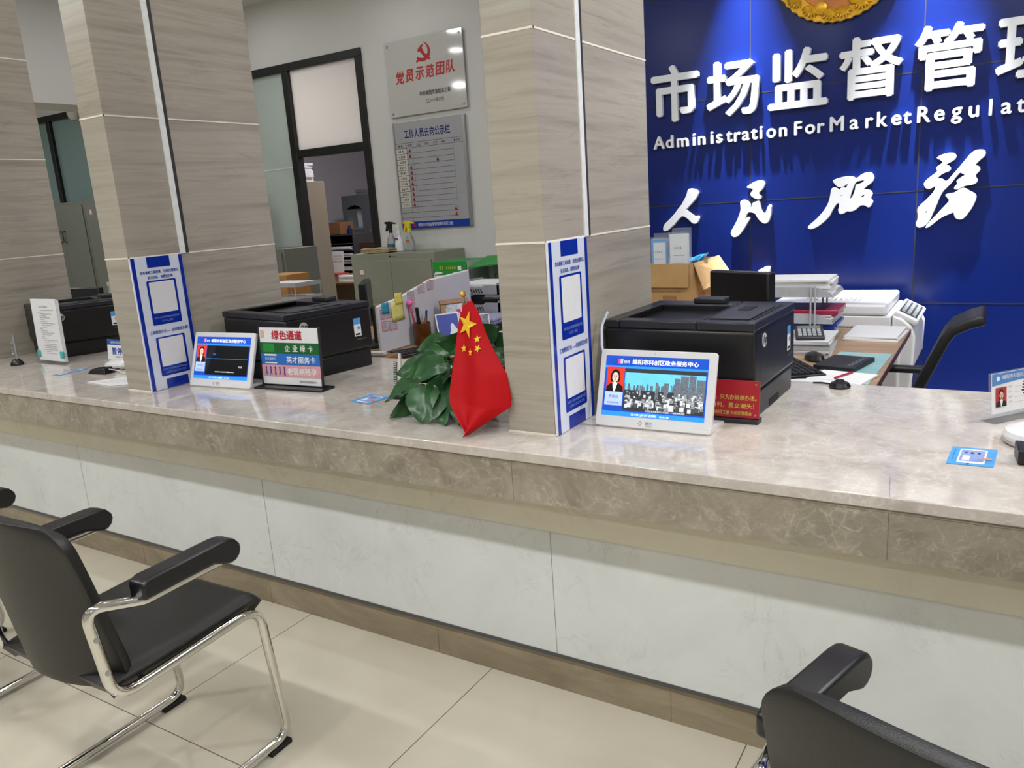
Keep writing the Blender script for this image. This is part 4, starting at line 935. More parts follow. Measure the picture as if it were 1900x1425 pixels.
# ---------------------------------------------------------------- visitor chairs
def make_chair():
    t = thing('visitor_chair', '', 'chair'); hw = .2275; r = .0125; zb = .0225
    ha = .262
    side = [(ha, .09, .624), (ha, -.14, .622), (hw, -.255, .648), (hw, -.228, .415), (hw, .185, .432), (hw, .222, zb), (hw, -.36, zb)]
    rad = [0, .06, .03, .06, .065, .05, 0]
    R_ = fillet(side, rad, 8); L_ = [Vector((-p.x, p.y, p.z)) for p in R_]
    rear = fillet([(hw, -.30, zb), (hw, -.36, zb), (-hw, -.36, zb), (-hw, -.30, zb)], .05, 8)
    path = R_[:-1]+rear+L_[:-1][::-1]
    g = G(); g.tube(path, r, 14); fm = g.build('frame', M_chrome, t, ang=50)
    g = G()
    for s in (-1, 1):
        for z, y in ((.575, -.248), (.49, -.238)): g.tube([(s*(hw+.011), y, z), (s*(hw+.0145), y, z)], .006, 12)
    g.build('screw', M_steel, fm)
    for s in (-1, 1):
        for y in (.185, -.30):
            g = G(); g.box(s*hw-.014, y-.04, 0, s*hw+.014, y+.035, .014); g.build('foot_pad', M_rubber, t, bevel=.002)
    # seat
    sw = .222
    def seat(u, v):
        x = (u*2-1); y = -.235+.44*v
        e = max(0, abs(x)-.86)/.14; dip = -.016*math.exp(-((v-.45)/.28)**2)*(1-x*x)
        z = .458+dip+.010*v-.016*max(0, (v-.93)/.07)**2-.012*e*e-.012*max(0, (.08-v)/.08)**2
        return (x*sw, y, z)
    g = G(); g.grid(seat, 28, 30); g.build('seat', M_leather, t, solid=.04, bevel=.006, ang=60)
    g = G(); g.tube([(-hw, .1, .425), (hw, .1, .425)], .007, 10); g.build('seat_crossbar', M_chrome, t)
    g = G(); g.tube([(-hw, -.15, .42), (hw, -.15, .42)], .007, 10); g.build('seat_crossbar', M_chrome, t)
    # back shell with rounded top corners
    def back(u, v):
        a = u*2-1; b = v
        wd = .213
        tt = max(0, (b-.84)/.16); wd *= (1-.28*(1-math.sqrt(max(0, 1-tt*tt*.97))))
        bb = max(0, (.14-b)/.14); wd *= (1-.10*bb*bb)
        z = .425+.41*b-.012*bb*abs(a)
        z -= .012*abs(a)**3*max(0, (b-.7)/.3)
        y = -.165-.095*b-(1-a*a)*(.072-.048*b)
        return (a*wd, y, z)
    g = G(); g.grid(back, 28, 30); bk = g.build('backrest', M_leather, t, solid=.026, bevel=.006, ang=60, off=0)
    for s in (-1, 1):
        P = [(-.155, .63), (-.155, .668), (-.135, .678), (.06, .68), (.083, .678), (.101, .671), (.113, .656), (.115, .642), (.109, .627), (.096, .617), (.08, .615), (.063, .621), (.03, .634)]
        g = G(); f = F((s*ha-.0275, 0, 0), (0, 1, 0), (0, 0, 1)); g.poly(f, P, .055, 0); g.build('armrest', M_black, t, bevel=.007, seg=3)
    return t
ch = make_chair()
for k, (x, y, a, lab) in enumerate([(-1.846, -.602, .022, 'black leather cantilever visitor chair shown almost whole at the lower left'),
        (.052, -.545, -.30, 'black visitor chair cut off at the lower right corner'), (-2.86, -.633, .03, 'black visitor chair with only an armrest tip and chrome bend at the left edge')]):
    o = ch if k == 0 else copy_tree(ch)
    o.location = (x, y, 0); o.rotation_euler.z = a; tag(o, lab, 'chair', 'black visitor chairs in front of the counter')
g = G(); fr = F((-.19, -.262, .735), (1, 0, 0), (0, -.27, 1)); g.rect(fr, -.02, 0, .058, .035, .0)
lb = g.build('paper_label', mat('pink_white_label', '#e6c9c6', .6), ch); lb['label'] = 'pale pink paper label'

# ---------------------------------------------------------------- station behind the counter, right of the flag column
def desk(name, label, x0, x1, y0, y1):
    t = thing(name, label, 'desk', (x0, y0, 0), 0, 'wooden staff desks behind the counter')
    w, d = x1-x0, y1-y0
    G().box(0, 0, .725, w, d, .75).build('desk_top', M_wood, t, bevel=.002)
    G().box(w, .0, .725, w+.002, d, .7495).build('edge_band', M_edge, t)
    G().box(.03, .03, 0, .05, d-.03, .724).build('side_panel', M_wood, t); G().box(w-.62, .03, 0, w-.60, d-.03, .724).build('side_panel', M_wood, t)
    G().box(.05, d-.06, .2, w-.62, d-.04, .724).build('modesty_panel', M_wood, t)
    return t
dk = desk('staff_desk', 'light wood staff desk beside the white copier', -1.75, -.333, .97, 2.30)
G().box(0, 1.3305, .725, .70, 1.98, .75).build('desk_return', M_wood, dk); G().box(.03, 1.40, 0, .05, 1.95, .7245).build('return_panel', M_wood, dk)
desk('staff_desk', 'light wood staff desk under the white desk screen', -3.30, -2.153, .97, 2.95)
# white copier
cp = thing('copier', 'white multifunction copier behind the right desk with a grey control panel', 'copier', (-.98, 2.36, 0))
G().box(0, 0, .22, .60, .56, .67).build('body', M_white, cp, bevel=.012)
G().box(.04, .04, 0, .56, .52, .2195).build('stand', M_white, cp)
g = G(); g.box(.0, .0, .675, .565, .56, .735); g.box(.0, 0, .741, .555, .56, .795); g.build('scanner_unit', M_white, cp, bevel=.006)
g = G(); g.box(.0, .0, .798, .535, .56, .85); g.build('scanner_lid', M_white, cp, bevel=.012, seg=3)
g = G(); f = F((0, 0, 0), (1, 0, 0), (0, 0, 1)); P = [(.565, .22), (.64, .22), (.655, .52), (.66, .70), (.64, .75), (.60, .785), (.56, .797), (.56, .68)]
g.poly(f, P, -.55, -.02); g.build('front_cover', M_white, cp, bevel=.01)
fp = F((.575, .03, .822), (.89, 0, -.45), (0, 1, 0)); g = G(); g.obox(fp, 0, 0, .11, .42, -.03, 0); pn = g.build('control_panel', M_white, cp, bevel=.01)
g = G(); g.rect(fp, .012, .02, .095, .38, .001); g.build('keypad', mat('dark_grey_keypad', '#3d4043', .4), pn)
g = G()
for i in range(3):
    for j in range(9): g.obox(fp, .02+.025*i, .04+.036*j, .036+.025*i, .062+.036*j, .001, .003)
g.build('button', mat('pale_key', '#9fa3a6', .5), pn)
f = F((0, -.0004, 0), (1, 0, 0), (0, 0, 1)); g = G(); g.rect(f, .02, .671, .6, .674); g.rect(f, .30, .60, .56, .603); g.rect(f, .02, .737, .55, .7395); g.build('seam', M_line, cp)
g = G(); g.box(.34, -.12, .55, .62, .12, .575) if False else g.box(.642, .06, .40, .66, .5, .55); g.build('paper_slot', mat('navy_plastic', '#1c2a5e', .4), cp, bevel=.006)
g = G(); g.scrib(F((0, 0, .8505), (1, 0, 0), (0, 1, 0)), .16, .14, .42, .03, .0006, seed=3)
for k in range(5): g.scrib(F((0, 0, .8505), (1, 0, 0), (0, 1, 0)), .14, .18+.05*k, .42, .024, .0006, seed=k+8)
g.build('lid_lettering', M_gink, cp)
# three-tier letter tray
tr = thing('letter_tray', 'grey three tier letter tray full of papers on the right desk', 'tray', (-1.02, 1.90, .75))
M_tray = mat('grey_wire_metal', '#b9bbc0', .35, metal=.2)
w, d = .42, .26
for k, z in enumerate((.085, .20)):
    g = G(); g.box(0, 0, z-.004, w, d, z); g.poly(F((0, 0, z), (1, 0, 0), (0, 0, 1)), [(0, 0), (w, 0), (w-.01, .014), (w-.06, .036), (w-.09, .04), (0, .04)], 0, -.003)
    g.poly(F((0, d, z), (1, 0, 0), (0, 0, 1)), [(0, 0), (w, 0), (w-.01, .014), (w-.06, .036), (w-.09, .04), (0, .04)], .003, 0)
    g.build('tier', M_tray, tr)
g = G()
for x in (.03, w-.09, w-.072):
    for y in (-.0075, d+.0075): g = G(); g.tube([(x, y, 0), (x, y, .245)], .004, 8); g.build('post', M_tray, tr)
def papers(name, label, loc, w, d, h, m, rz=0, n=6, group=None, sd=1, cat='paper'):
    R = random.Random(sd); t = thing(name, label, cat, loc, rz, group) ; g = G()
    for k in range(n):
        a = R.uniform(-.05, .05); z0 = h*k/n; z1 = h*(k+1)/n-.0004; c, s = math.cos(a), math.sin(a); ox, oy = R.uniform(-.008, .008), R.uniform(-.008, .008)
        C = [(x*c-y*s+ox, x*s+y*c+oy) for x, y in ((-w/2, -d/2), (w/2, -d/2), (w/2, d/2), (-w/2, d/2))]
        g.add([(x, y, z0) for x, y in C]+[(x, y, z1) for x, y in C], [(3, 2, 1, 0), (4, 5, 6, 7), (0, 1, 5, 4), (1, 2, 6, 5), (2, 3, 7, 6), (3, 0, 4, 7)])
    g.build('sheet', m, t, smooth=False); return t
papers('paper_stack', 'white papers heaped on the top tier of the right letter tray', (-.815, 2.03, .951), .39, .225, .07, M_paper, .02, 7, None, 2)
papers('paper_stack', 'white papers on the middle tier of the right letter tray', (-.80, 2.03, .836), .39, .225, .03, M_paper2, -.02, 6, None, 3)
t = thing('file_folder', 'dark pink plastic folder on the middle tier of the letter tray', 'folder', (-.79, 2.03, .867), .02); G().box(-.2, -.115, 0, .205, .115, .022).build('cover', mat('magenta_folder', '#9c2c4c', .3), t, bevel=.004)
g = G(); g.box(-.18, -.10, .0222, .15, .10, .024); g.build('cover_print', mat('dark_plum', '#4c1c34', .4), t)
papers('paper_stack', 'paper stack with blue folders on the desk below the letter tray', (-.82, 2.03, .75), .40, .22, .04, M_paper, 0, 6, None, 5)
t = thing('file_folder', 'blue folder stack on the papers below the letter tray', 'folder', (-.80, 2.03, .7905), .03)
for k in range(3): G().box(-.2, -.11, .0125*k, .19+.01*k, .11, .0125*k+.0115).build('cover', mat('royal_blue_folder', '#2444a8', .35), t)
papers('paper_stack', 'loose white papers piled under the calculator', (-.725, 1.725, .75), .31, .27, .06, M_paper2, .06, 9, None, 6)
papers('paper_stack', 'neat stack of white copy paper at the far end of the right desk', (-.455, 2.115, .75), .21, .297, .018, M_paper, -.03, 4, None, 8)
t = thing('calculator', 'dark desk calculator lying on the papers of the right desk', 'calculator', (-.655, 1.70, .8115), .25)
g = G(); g.add([(-.055, -.08, 0), (.055, -.08, 0), (.055, .08, 0), (-.055, .08, 0), (-.055, -.08, .012), (.055, -.08, .012), (.055, .08, .034), (-.055, .08, .034)], [(3, 2, 1, 0), (4, 5, 6, 7), (0, 1, 5, 4), (1, 2, 6, 5), (2, 3, 7, 6), (3, 0, 4, 7)])
g.build('case', M_darkgrey, t, bevel=.004)
fc = F((-.055, -.08, .012), (1, 0, 0), (0, .1613, .022)); g = G(); g.rect(fc, .01, .115, .10, .152, .001); g.build('display', mat('lcd_green_grey', '#76806f', .25), t)
g = G()
for i in range(5):
    for j in range(4): g.obox(fc, .01+.0185*i, .012+.024*j, .0235+.0185*i, .03+.024*j, 0, .004)
g.build('key', mat('pale_key', '#9fa3a6', .5), t)
t = thing('notebook', 'black covered notebook lying open edge up on the right desk', 'notebook', (-.475, 1.44, .753), -.2); G().box(-.08, -.10, 0, .07, .11, .016).build('cover', M_blackm, t, bevel=.002)
g = G(); g.rect(F((-.08, -.10, .0162), (1, 0, 0), (0, 1, 0)), .115, .02, .118, .19); g.rect(F((-.08, -.10, .0162), (1, 0, 0), (0, 1, 0)), .125, .02, .128, .19); g.build('stitching', M_gink, t)
t = thing('desk_mat', 'sea green picture sheet at the desk edge by the counter', 'mat', (-.435, 1.43, .7505), -.03); G().box(-.11, -.27, 0, .085, .27, .002).build('sheet', marble_mat('sea_print', [(.3, '#7fb3b8'), (.5, '#9cc6c8'), (.7, '#b8cfc6')], '#d8c7a0', 6, .3, (.5, .7), .6), t)
t = thing('office_mouse', 'black computer mouse on the right desk', 'mouse', (-.60, 1.525, .75), .6); g = G(); g.lathe([(.03, 0), (.034, .008), (.028, .024), (.012, .033), (.002, .035)], n=20, sy=1.7); g.build('shell', M_black, t)
def keyboard(loc, rz, label):
    t = thing('keyboard', label, 'keyboard', loc, rz, 'black keyboards on the staff desks')
    G().box(-.21, -.07, 0, .21, .07, .016).build('case', M_black, t, bevel=.003)
    g = G()
    for i in range(17):
        for j in range(6): g.box(-.20+.0236*i, -.062+.021*j, .016, -.2+.0236*i+.019, -.062+.021*j+.017, .022)
    k_ = g.build('key', M_blackm, t, smooth=False)
keyboard((-.675, 1.37, .75), -1.0, 'black keyboard on the right desk behind the copier side printer')
keyboard((-2.36, 1.37, .75), 1.15, 'black keyboard on the desk behind the potted plant')
t = thing('notepad', 'white notepad with a red pen beside the right keyboard', 'notepad', (-.455, 1.19, .753), -.2); G().box(-.10, -.07, 0, .09, .12, .006).build('pages', M_paper, t)
t = thing('red_pen', 'slim red pen lying on the white notepad', 'pen', (-.445, 1.24, .7635), 1.2); g = G(); g.tube([(-.06, 0, 0), (.05, 0, 0), (.06, 0, 0)], [.004, .004, .001], 10); g.build('barrel', mat('dark_red_pen', '#a01c30', .3), t)
t = thing('paper_roll', 'long white curled sheet along the rear counter edge before the right desk', 'paper', (-.50, .99, .755), -.1); g = G()
g.grid(lambda u, v: (-.16+.34*u, -.02+.09*v, .03*math.sin(PI*u)*(1-v)+.012+.02*v*math.sin(PI*u)), 16, 5); g.build('sheet', M_paper, t, solid=.003)
# monitor seen from behind
def monitor(loc, rz, w, h, label, tilt=0):
    t = thing('monitor', label, 'monitor', loc, rz, 'black office monitors')
    g = G(); g.box(-w/2, -.02, .13, w/2, .02, .13+h); g.build('screen_case', M_black, t, bevel=.006)
    g = G(); g.box(-w/2+.008, .0205, .14, w/2-.008, .0215, .12+h); g.build('display', mat('display_off', '#0b0c10', .1), t)
    g = G(); g.box(-.03, -.035, .02, .03, -.021, .2); g.box(-.11, -.08, 0, .11, .08, .018); g.build('stand', M_blackm, t, bevel=.003)
    return t
monitor((-.765, 1.10, .75), -.45, .26, .265, 'black monitor seen from behind, above the right printer')
monitor((-2.80, 1.42, .75), 2.22, .30, .21, 'thin black monitor seen edge on behind the middle printer')
monitor((-5.1, 1.20, .75), .1, .5, .21, 'black monitor behind the far left printer')
# cardboard box with brochures
bx = thing('cardboard_box', 'open brown cardboard box of leaflets against the blue wall', 'box', (-1.66, 2.42, .75), -.06)
w, d, h = .265, .40, .305
g = G(); g.box(0, 0, 0, w, .004, h); g.box(0, d-.004, 0, w, d, h); g.box(0, .004, 0, .004, d-.004, h); g.box(w-.004, .004, 0, w, d-.004, h); g.box(.004, .004, 0, w-.004, d-.004, .004)
g.build('walls', M_card, bx)
G().add([(0, -.003, h), (w-.012, -.003, h), (w-.012, -.014, h-.125), (0, -.014, h-.125), (0, .0, h), (w-.012, 0, h), (w-.012, -.01, h-.125), (0, -.01, h-.125)], [(3, 2, 1, 0), (4, 5, 6, 7), (0, 1, 5, 4), (1, 2, 6, 5), (2, 3, 7, 6), (3, 0, 4, 7)]).build('front_flap', M_card, bx)
G().add([(w+.004, .03, h-.002), (w+.012, d-.02, h+.01), (w+.075, d+.02, h-.105), (w+.05, .05, h-.145), (w+.001, .03, h-.002), (w+.009, d-.02, h+.01), (w+.071, d+.02, h-.105), (w+.046, .05, h-.145)], [(3, 2, 1, 0), (4, 5, 6, 7), (0, 1, 5, 4), (1, 2, 6, 5), (2, 3, 7, 6), (3, 0, 4, 7)]).build('side_flap', mat('pale_cardboard', '#c4a070', .75, var=.08, scale=12), bx)
f = F((0, -.0005, 0), (1, 0, 0), (0, 0, 1)); g = G(); g.rect(f, .10, .10, .18, .135); g.build('faded_print', M_cardi, bx); g = G(); g.scrib(f, .02, .15, .2, .012, seed=2); g.build('faded_print', M_cardi, bx); g = G(); f = F((w+.0005, 0, 0), (0, 1, 0), (0, 0, 1)); g.scrib(f, .1, .11, .3, .03, seed=4); g.build('faded_print', M_cardi, bx)
def brochure(loc, w, h, label, blue):
    t = thing('brochure_holder', label, 'brochure holder', loc, -.06, 'leaflet holders standing in the cardboard box')
    g = G(); g.box(0, 0, 0, w, .003, h+.012); g.box(0, .05, 0, w, .053, h+.03); g.box(0, .003, 0, .003, .05, h); g.box(w-.003, .003, 0, w, .05, h); g.build('acrylic_holder', M_acr, t)
    G().box(.004, .008, .002, w-.004, .03, h).build('leaflet', M_paper, t)
    f = F((.004, .0078, .002), (1, 0, 0), (0, 0, 1)); g = G(); W_ = w-.008
    if blue: g.rect(f, 0, h-.02, W_, h-.002); g.rect(f, 0, 0, .012, h-.02); g.rect(f, W_-.006, 0, W_, h-.02); g.build('blue_print', M_cyan, t)
    g = G(); g.scrib(f, W_*.25, h*.82, W_*.75, .012, .001, seed=1)
    for k in range(7): g.scrib(f, W_*.2, h*(.74-.09*k), W_*.8, .005, .001, seed=k)
    if not blue:
        R = random.Random(3)
        for k in range(24): x, y = W_*R.uniform(.3, .9), h*R.uniform(.05, .28); g.rect(f, x, y, x+.006, y+.006, .001)
    g.build('small_print', M_ink, t)
brochure((-1.648, 2.47, .755), .098, .43, 'left leaflet holder with a blue bordered leaflet in the cardboard box', True)
brochure((-1.535, 2.45, .755), .110, .455, 'right leaflet holder with a tall white leaflet in the cardboard box', False)
t = thing('plastic_wrap', 'crumpled bright blue plastic bundle sticking out of the cardboard box', 'plastic bundle', (-1.425, 2.60, .96)); g = G()
R = random.Random(5); g.lathe([(.01, 0), (.05, .01), (.055, .06), (.045, .11), (.05, .14), (.02, .15)], n=16)
g.v = [(x+R.uniform(-.008, .008), y+R.uniform(-.008, .008), z+R.uniform(-.006, .006)) for x, y, z in g.v]; g.v = [(.6*z+x*.5-.05, y, .09+.5*x+.15*z) for x, y, z in g.v]; g.build('film', mat('bright_blue_film', '#3aa6e8', .2), t)
# office chair
oc = thing('office_chair', 'black office chair with a curled top rail behind the right end of the counter', 'office chair', (-.345, 1.5, 0))
g = G(); g.grid(lambda u, v: (.085+.16*v+.0*u+(.07*max(0, v-.84)/.16 if v > .84 else 0), -.13+.26*u, .56+.385*v-.02*max(0, v-.9)/.1), 10, 14); g.build('backrest', mat('black_chair_mesh', '#141416', .5), oc, solid=.034, bevel=.008)
g = G(); g.box(-.34, -.22, .43, .10, .22, .49); g.build('seat', M_blackm, oc, bevel=.02, seg=3)
g = G(); g.tube([(-.1, 0, .10), (-.1, 0, .43)], .025, 12)
for k in range(5): a = 2*PI*k/5; g.tube([(-.1, 0, .10), (-.1+.27*math.cos(a), .27*math.sin(a), .06)], .018, 8)
g.build('star_base', M_blackm, oc)
g = G()
for k in range(5): a = 2*PI*k/5; g.tube([(-.1+.27*math.cos(a)-.012, .27*math.sin(a), .027), (-.1+.27*math.cos(a)+.012, .27*math.sin(a), .027)], .027, 12)
g.build('caster', M_rubber, oc)
for s in (-1, 1):
    g = G(); g.box(-.24, s*.25-.025, .67, .12, s*.25+.025, .695); a_ = g.build('armrest', M_blackm, oc, bevel=.008); g = G(); g.tube(fillet([(-.05, s*.25, .67), (-.05, s*.25, .46), (-.05, s*.2, .45)], .03), .012, 8); g.build('arm_post', M_blackm, a_)

# ---------------------------------------------------------------- station left of the flag column
sc = thing('desk_screen', 'white stepped desk screen with red outlined notes behind the potted plant', 'desk screen', (-2.58, 1.24, .75))
P = [(0, .005), (0, .23), (.17, .252), (.43, .312), (.80, .325), (.80, .005)]
g = G(); f = YZ((0, 0, 0)); g.poly(f, P, .008, -.008); g.build('panel', mat('white_screen_panel', '#c9c8d0', .5, var=.01), sc, bevel=.002)
g = G(); g.tube([f(x, y, 0) for x, y in P[1:5]], .006, 8); g.build('edge_trim', M_white, sc)
g = G(); g2 = G(); R = random.Random(8)
for y, z in ((.015, .165), (.075, .165), (.02, .105), (.078, .100), (.235, .225), (.325, .255), (.405, .262), (.235, .165)):
    g.ring(f, y, z, y+.055, z+.05, .003, .0085)
    for k in range(4): g2.scrib(f, y+.007, z+.006+.01*k, y+.048, .006, .0087, seed=k+int(y*1000))
g.build('red_frame_print', M_rink, sc); g2.build('note_print', M_ink, sc)
def note(y, z, s_, m, label):
    t = thing('sticky_note', label, 'sticky note', (-2.571, 1.24+y, .75+z), 0); g = G(); g.grid(lambda u, v: (.001+.004*(1-v)**2, s_*u, s_*1.0*v), 4, 4); g.build('sheet', m, t, solid=.0006)
note(.03, .193, .052, mat('teal_note', '#2f8ea6', .6), 'teal sticky note at the top of the desk screen')
note(.10, .145, .095, mat('yellow_note', '#d8d07a', .6), 'large pale yellow sticky note on the desk screen')
note(.135, .225, .055, mat('bright_yellow_note', '#d9cd5c', .6), 'small yellow sticky note curling over the top of the desk screen')
t = thing('pen_holder', 'brown transparent pen holder on the desk before the white screen', 'pen holder', (-2.515, 1.50, .75))
g = G(); g.lathe([(.042, 0), (.044, .003), (.046, .115), (.043, .115), (.041, .006), (.003, .005)], n=24); g.build('cup', mat('amber_plastic', '#7a4414', .15, trans=.5), t)
for k, (dx, dy, c_, L_) in enumerate(((-.03, -.02, '#d65a78', .20), (.0, -.02, '#101014', .19), (.02, .01, '#20307c', .17), (-.01, .02, '#c9c9c9', .18), (.028, -.01, '#b06a28', .14))):
    t2 = thing('pen', ('pink pen with a pompom leaning in the amber holder', 'thick black marker standing in the amber holder', 'dark blue pen in the amber holder', 'grey pen in the amber holder', 'short orange pencil in the amber holder')[k], 'pen', (-2.515+dx*.5, 1.50+dy*.5, .757))
    g = G(); g.tube([(0, 0, 0), (dx*.9, dy*.9, L_)], .0055 if k != 1 else .009, 10); g.build('barrel', mat('pen_'+c_[1:], c_, .35), t2)
    if k == 0: g = G(); g.lathe([(.002, -.016), (.013, -.01), (.017, 0), (.013, .01), (.002, .016)], (dx*.92, dy*.92, L_+.012), 14); g.build('pompom', mat('pink_pompom', '#e46ab0', .8), t2)
def framed(name, label, loc, rz, w, h, lean, frame_w, fm, pm, cat, extra=None):
    t = thing(name, label, cat, loc, rz); f = F((0, 0, 0), (1, 0, 0), (0, math.sin(lean), math.cos(lean)))
    if frame_w:
        g = G()
        for x0, y0, x1, y1 in ((0, 0, w, frame_w), (0, h-frame_w, w, h), (0, frame_w, frame_w, h-frame_w), (w-frame_w, frame_w, w, h-frame_w)): g.obox(f, x0, y0, x1, y1, -.016, 0)
        g.build('wood_frame', fm, t, bevel=.003)
    g = G(); g.obox(f, frame_w, frame_w, w-frame_w, h-frame_w, -.012, -.006); g.build('picture', pm, t); return t, f
M_photo = marble_mat('blue_grey_photo', [(.35, '#39404e'), (.5, '#7b8296'), (.65, '#a9b0bc')], '#e8e8ee', 30, .2, (.4, .6), .8)
framed('photo_frame', 'leaning brown wooden photo frame on the desk behind the plant', (-2.46, 1.63, .755), .95, .165, .215, .38, .026, mat('brown_wood_frame', '#8a5a2c', .4, var=.15), M_photo, 'photo frame')
t, f = framed('picture_card', 'blue card with a white shape leaning before the wooden photo frame', (-2.42, 1.52, .755), .95, .125, .155, .34, 0, None, M_paper, 'card')
g = G(); g.rect(f, .006, .006, .119, .149, -.0055); g.build('blue_print', mat('deep_blue_print', '#16309c', .4), t)
g = G(); g.poly(f, chaikin([(.07, .01), (.119, .006), (.119, .045), (.10, .075), (.085, .105), (.07, .085), (.072, .06), (.06, .045), (.075, .03)], 2), -.0052); g.build('white_shape', M_paper, t)
framed('small_photo', 'small grey photograph leaning right of the wooden frame', (-2.335, 1.74, .755), .8, .075, .12, .3, .006, M_paper, M_photo, 'photo')
t = thing('tissue_pack', 'pale blue and white tissues on the desk above the plant', 'tissues', (-2.27, 1.60, .752)); g = G(); R = random.Random(3)
g.grid(lambda u, v: (-.05+.11*u, -.05+.1*v, .035+.05*math.sin(PI*u)*math.sin(PI*v)+.03*R.random()), 7, 7); g.build('tissue', M_paper, t, ang=10, solid=.002)
G().box(-.05, -.05, 0, .05, .05, .034).build('packet', mat('sky_blue_packet', '#8cc0e0', .4), t, bevel=.006)
t = thing('pink_cup', 'pink plastic cup by the grey tray stack', 'cup', (-2.475, 1.775, .75)); g = G(); g.lathe([(.03, 0), (.035, .004), (.042, .14), (.038, .14), (.032, .008), (.002, .006)], n=22); g.build('cup_body', mat('pink_plastic', '#cc4c9a', .35), t)
g = G(); g.lathe([(.043, .141), (.043, .15), (.002, .152)], n=22); g.build('lid', mat('bright_pink_plastic', '#e25ab0', .3), t)
papers('paper_stack', 'thin booklets stacked at the front of the desk beside the middle printer', (-2.47, 1.06, .75), .22, .15, .03, M_cardi, .2, 4, None, 11)
t = thing('ink_pad', 'small grey box on the booklets beside the middle printer', 'box', (-2.46, 1.07, .782), .3); G().box(-.05, -.02, 0, .05, .02, .016).build('case', M_paper2, t, bevel=.002)
# grey tray stack
ts = thing('letter_tray', 'grey plastic tray stack with slotted fronts beside the flag column', 'tray', (-2.74, 2.08, .75))
M_gpl = mat('grey_plastic', '#9a9b9f', .4)
for k in range(2):
    z = .078+.1*k
    g = G(); g.box(0, 0, z, .33, .34, z+.006); g.box(0, 0, z, .008, .34, z+.07); g.box(.322, 0, z, .33, .34, z+.07)
    f = F((0, 0, z), (1, 0, 0), (0, 0, 1)); g.poly(f, [(0, 0), (.33, 0), (.33, .058), (.235, .058), (.22, .046), (.10, .046), (.085, .058), (0, .058)], 0, -.008); t_ = g.build('tier', M_gpl, ts)
    g = G()
    for j in range(7): g.poly(f, [(.105+.017*j, .035), (.113+.017*j, .035), (.125+.017*j, .012), (.117+.017*j, .012)], .0008)
    g.build('slot', M_void, t_)
g = G()
for x in (-.0065, .3365): g = G(); g.tube([(x, .01, 0), (x, .01, .24)], .006, 8); g.build('post', M_gpl, ts)
papers('paper_stack', 'rumpled white papers on top of the grey tray stack', (-2.575, 2.25, .75+.185), .29, .28, .055, M_paper, .05, 4, None, 13)
papers('document_pile', 'dark documents inside the middle tier of the grey tray stack', (-2.575, 2.26, .75+.085), .28, .30, .03, mat('dark_grey_cover', '#4a4c50', .5), .03, 3, None, 14, 'documents')
t = thing('folder_pile', 'pile of dark and lilac folders under the grey tray stack', 'folders', (-2.43, 1.95, .75), .1)
for k, c_ in enumerate(('#d0d0d4', '#15161c', '#1b1f30', '#7d80a4', '#a5a6c4')): G().box(-.13, -.12, .017*k, .16-.01*k, .12, .017*k+.0155).build('folder', mat('folder_'+c_[1:], c_, .4), t, bevel=.003)
# green and white cartons
M_carton = mat('carton_grey_green', '#a7b4ab', .6)
t = thing('green_carton', 'closed green and white carton at the wall end of the left desk', 'carton', (-3.25, 2.60, .75), .02, 'green cartons on the left desk')
G().box(0, 0, 0, .262, .25, .245).build('carton_body', mat('carton_white', '#d9dcd4', .6), t)
G().box(-.004, -.004, .2455, .266, .254, .335).build('carton_lid', M_green, t, bevel=.003)
f = F((0, -.0045, 0), (1, 0, 0), (0, 0, 1)); g = G(); g.scrib(f, .05, .282, .095, .022, seed=6); g.scrib(f, .105, .284, .19, .016, seed=3); g.build('yellow_lettering', mat('yellow_print', '#d8d23a', .5), t)
g = G(); g.rect(f, .2, .275, .228, .303); g.poly(f, [(0, .248), (.06, .252), (.08, .262), (.02, .27)]); g.poly(f, [(.15, .25), (.19, .255), (.17, .265)]); g.build('white_print', M_paper, t)
t = thing('green_carton', 'open carton with a green flap hanging over grey green inside, beside the column', 'carton', (-2.975, 2.60, .75), .0, 'green cartons on the left desk')
w, d, h = .29, .25, .335
g = G(); g.box(0, d-.005, 0, w, d, h); g.box(0, 0, 0, .005, d-.005, h); g.box(w-.005, 0, 0, w, d-.005, h); g.box(.005, 0, 0, w-.005, d-.005, .005); g.box(.005, .0, .1, w-.005, .006, .16); g.build('carton_body', M_carton, t)
g = G(); g.add([(0, d, h+.012), (w, d, h+.012), (w+.01, -.06, h-.015), (.055, -.06, h-.035), (0, d, h+.004), (w, d, h+.004), (w+.01, -.06, h-.023), (.055, -.06, h-.043)], [(3, 2, 1, 0), (4, 5, 6, 7), (0, 1, 5, 4), (1, 2, 6, 5), (2, 3, 7, 6), (3, 0, 4, 7)]); g.build('green_flap', M_green, t)
f = F((0, d-.0055, 0), (1, 0, 0), (0, 0, 1)); g = G(); g.scrib(f, .05, .2, .2, .03, seed=9); g.build('dark_print', mat('dark_green_print', '#14401f', .5), t)

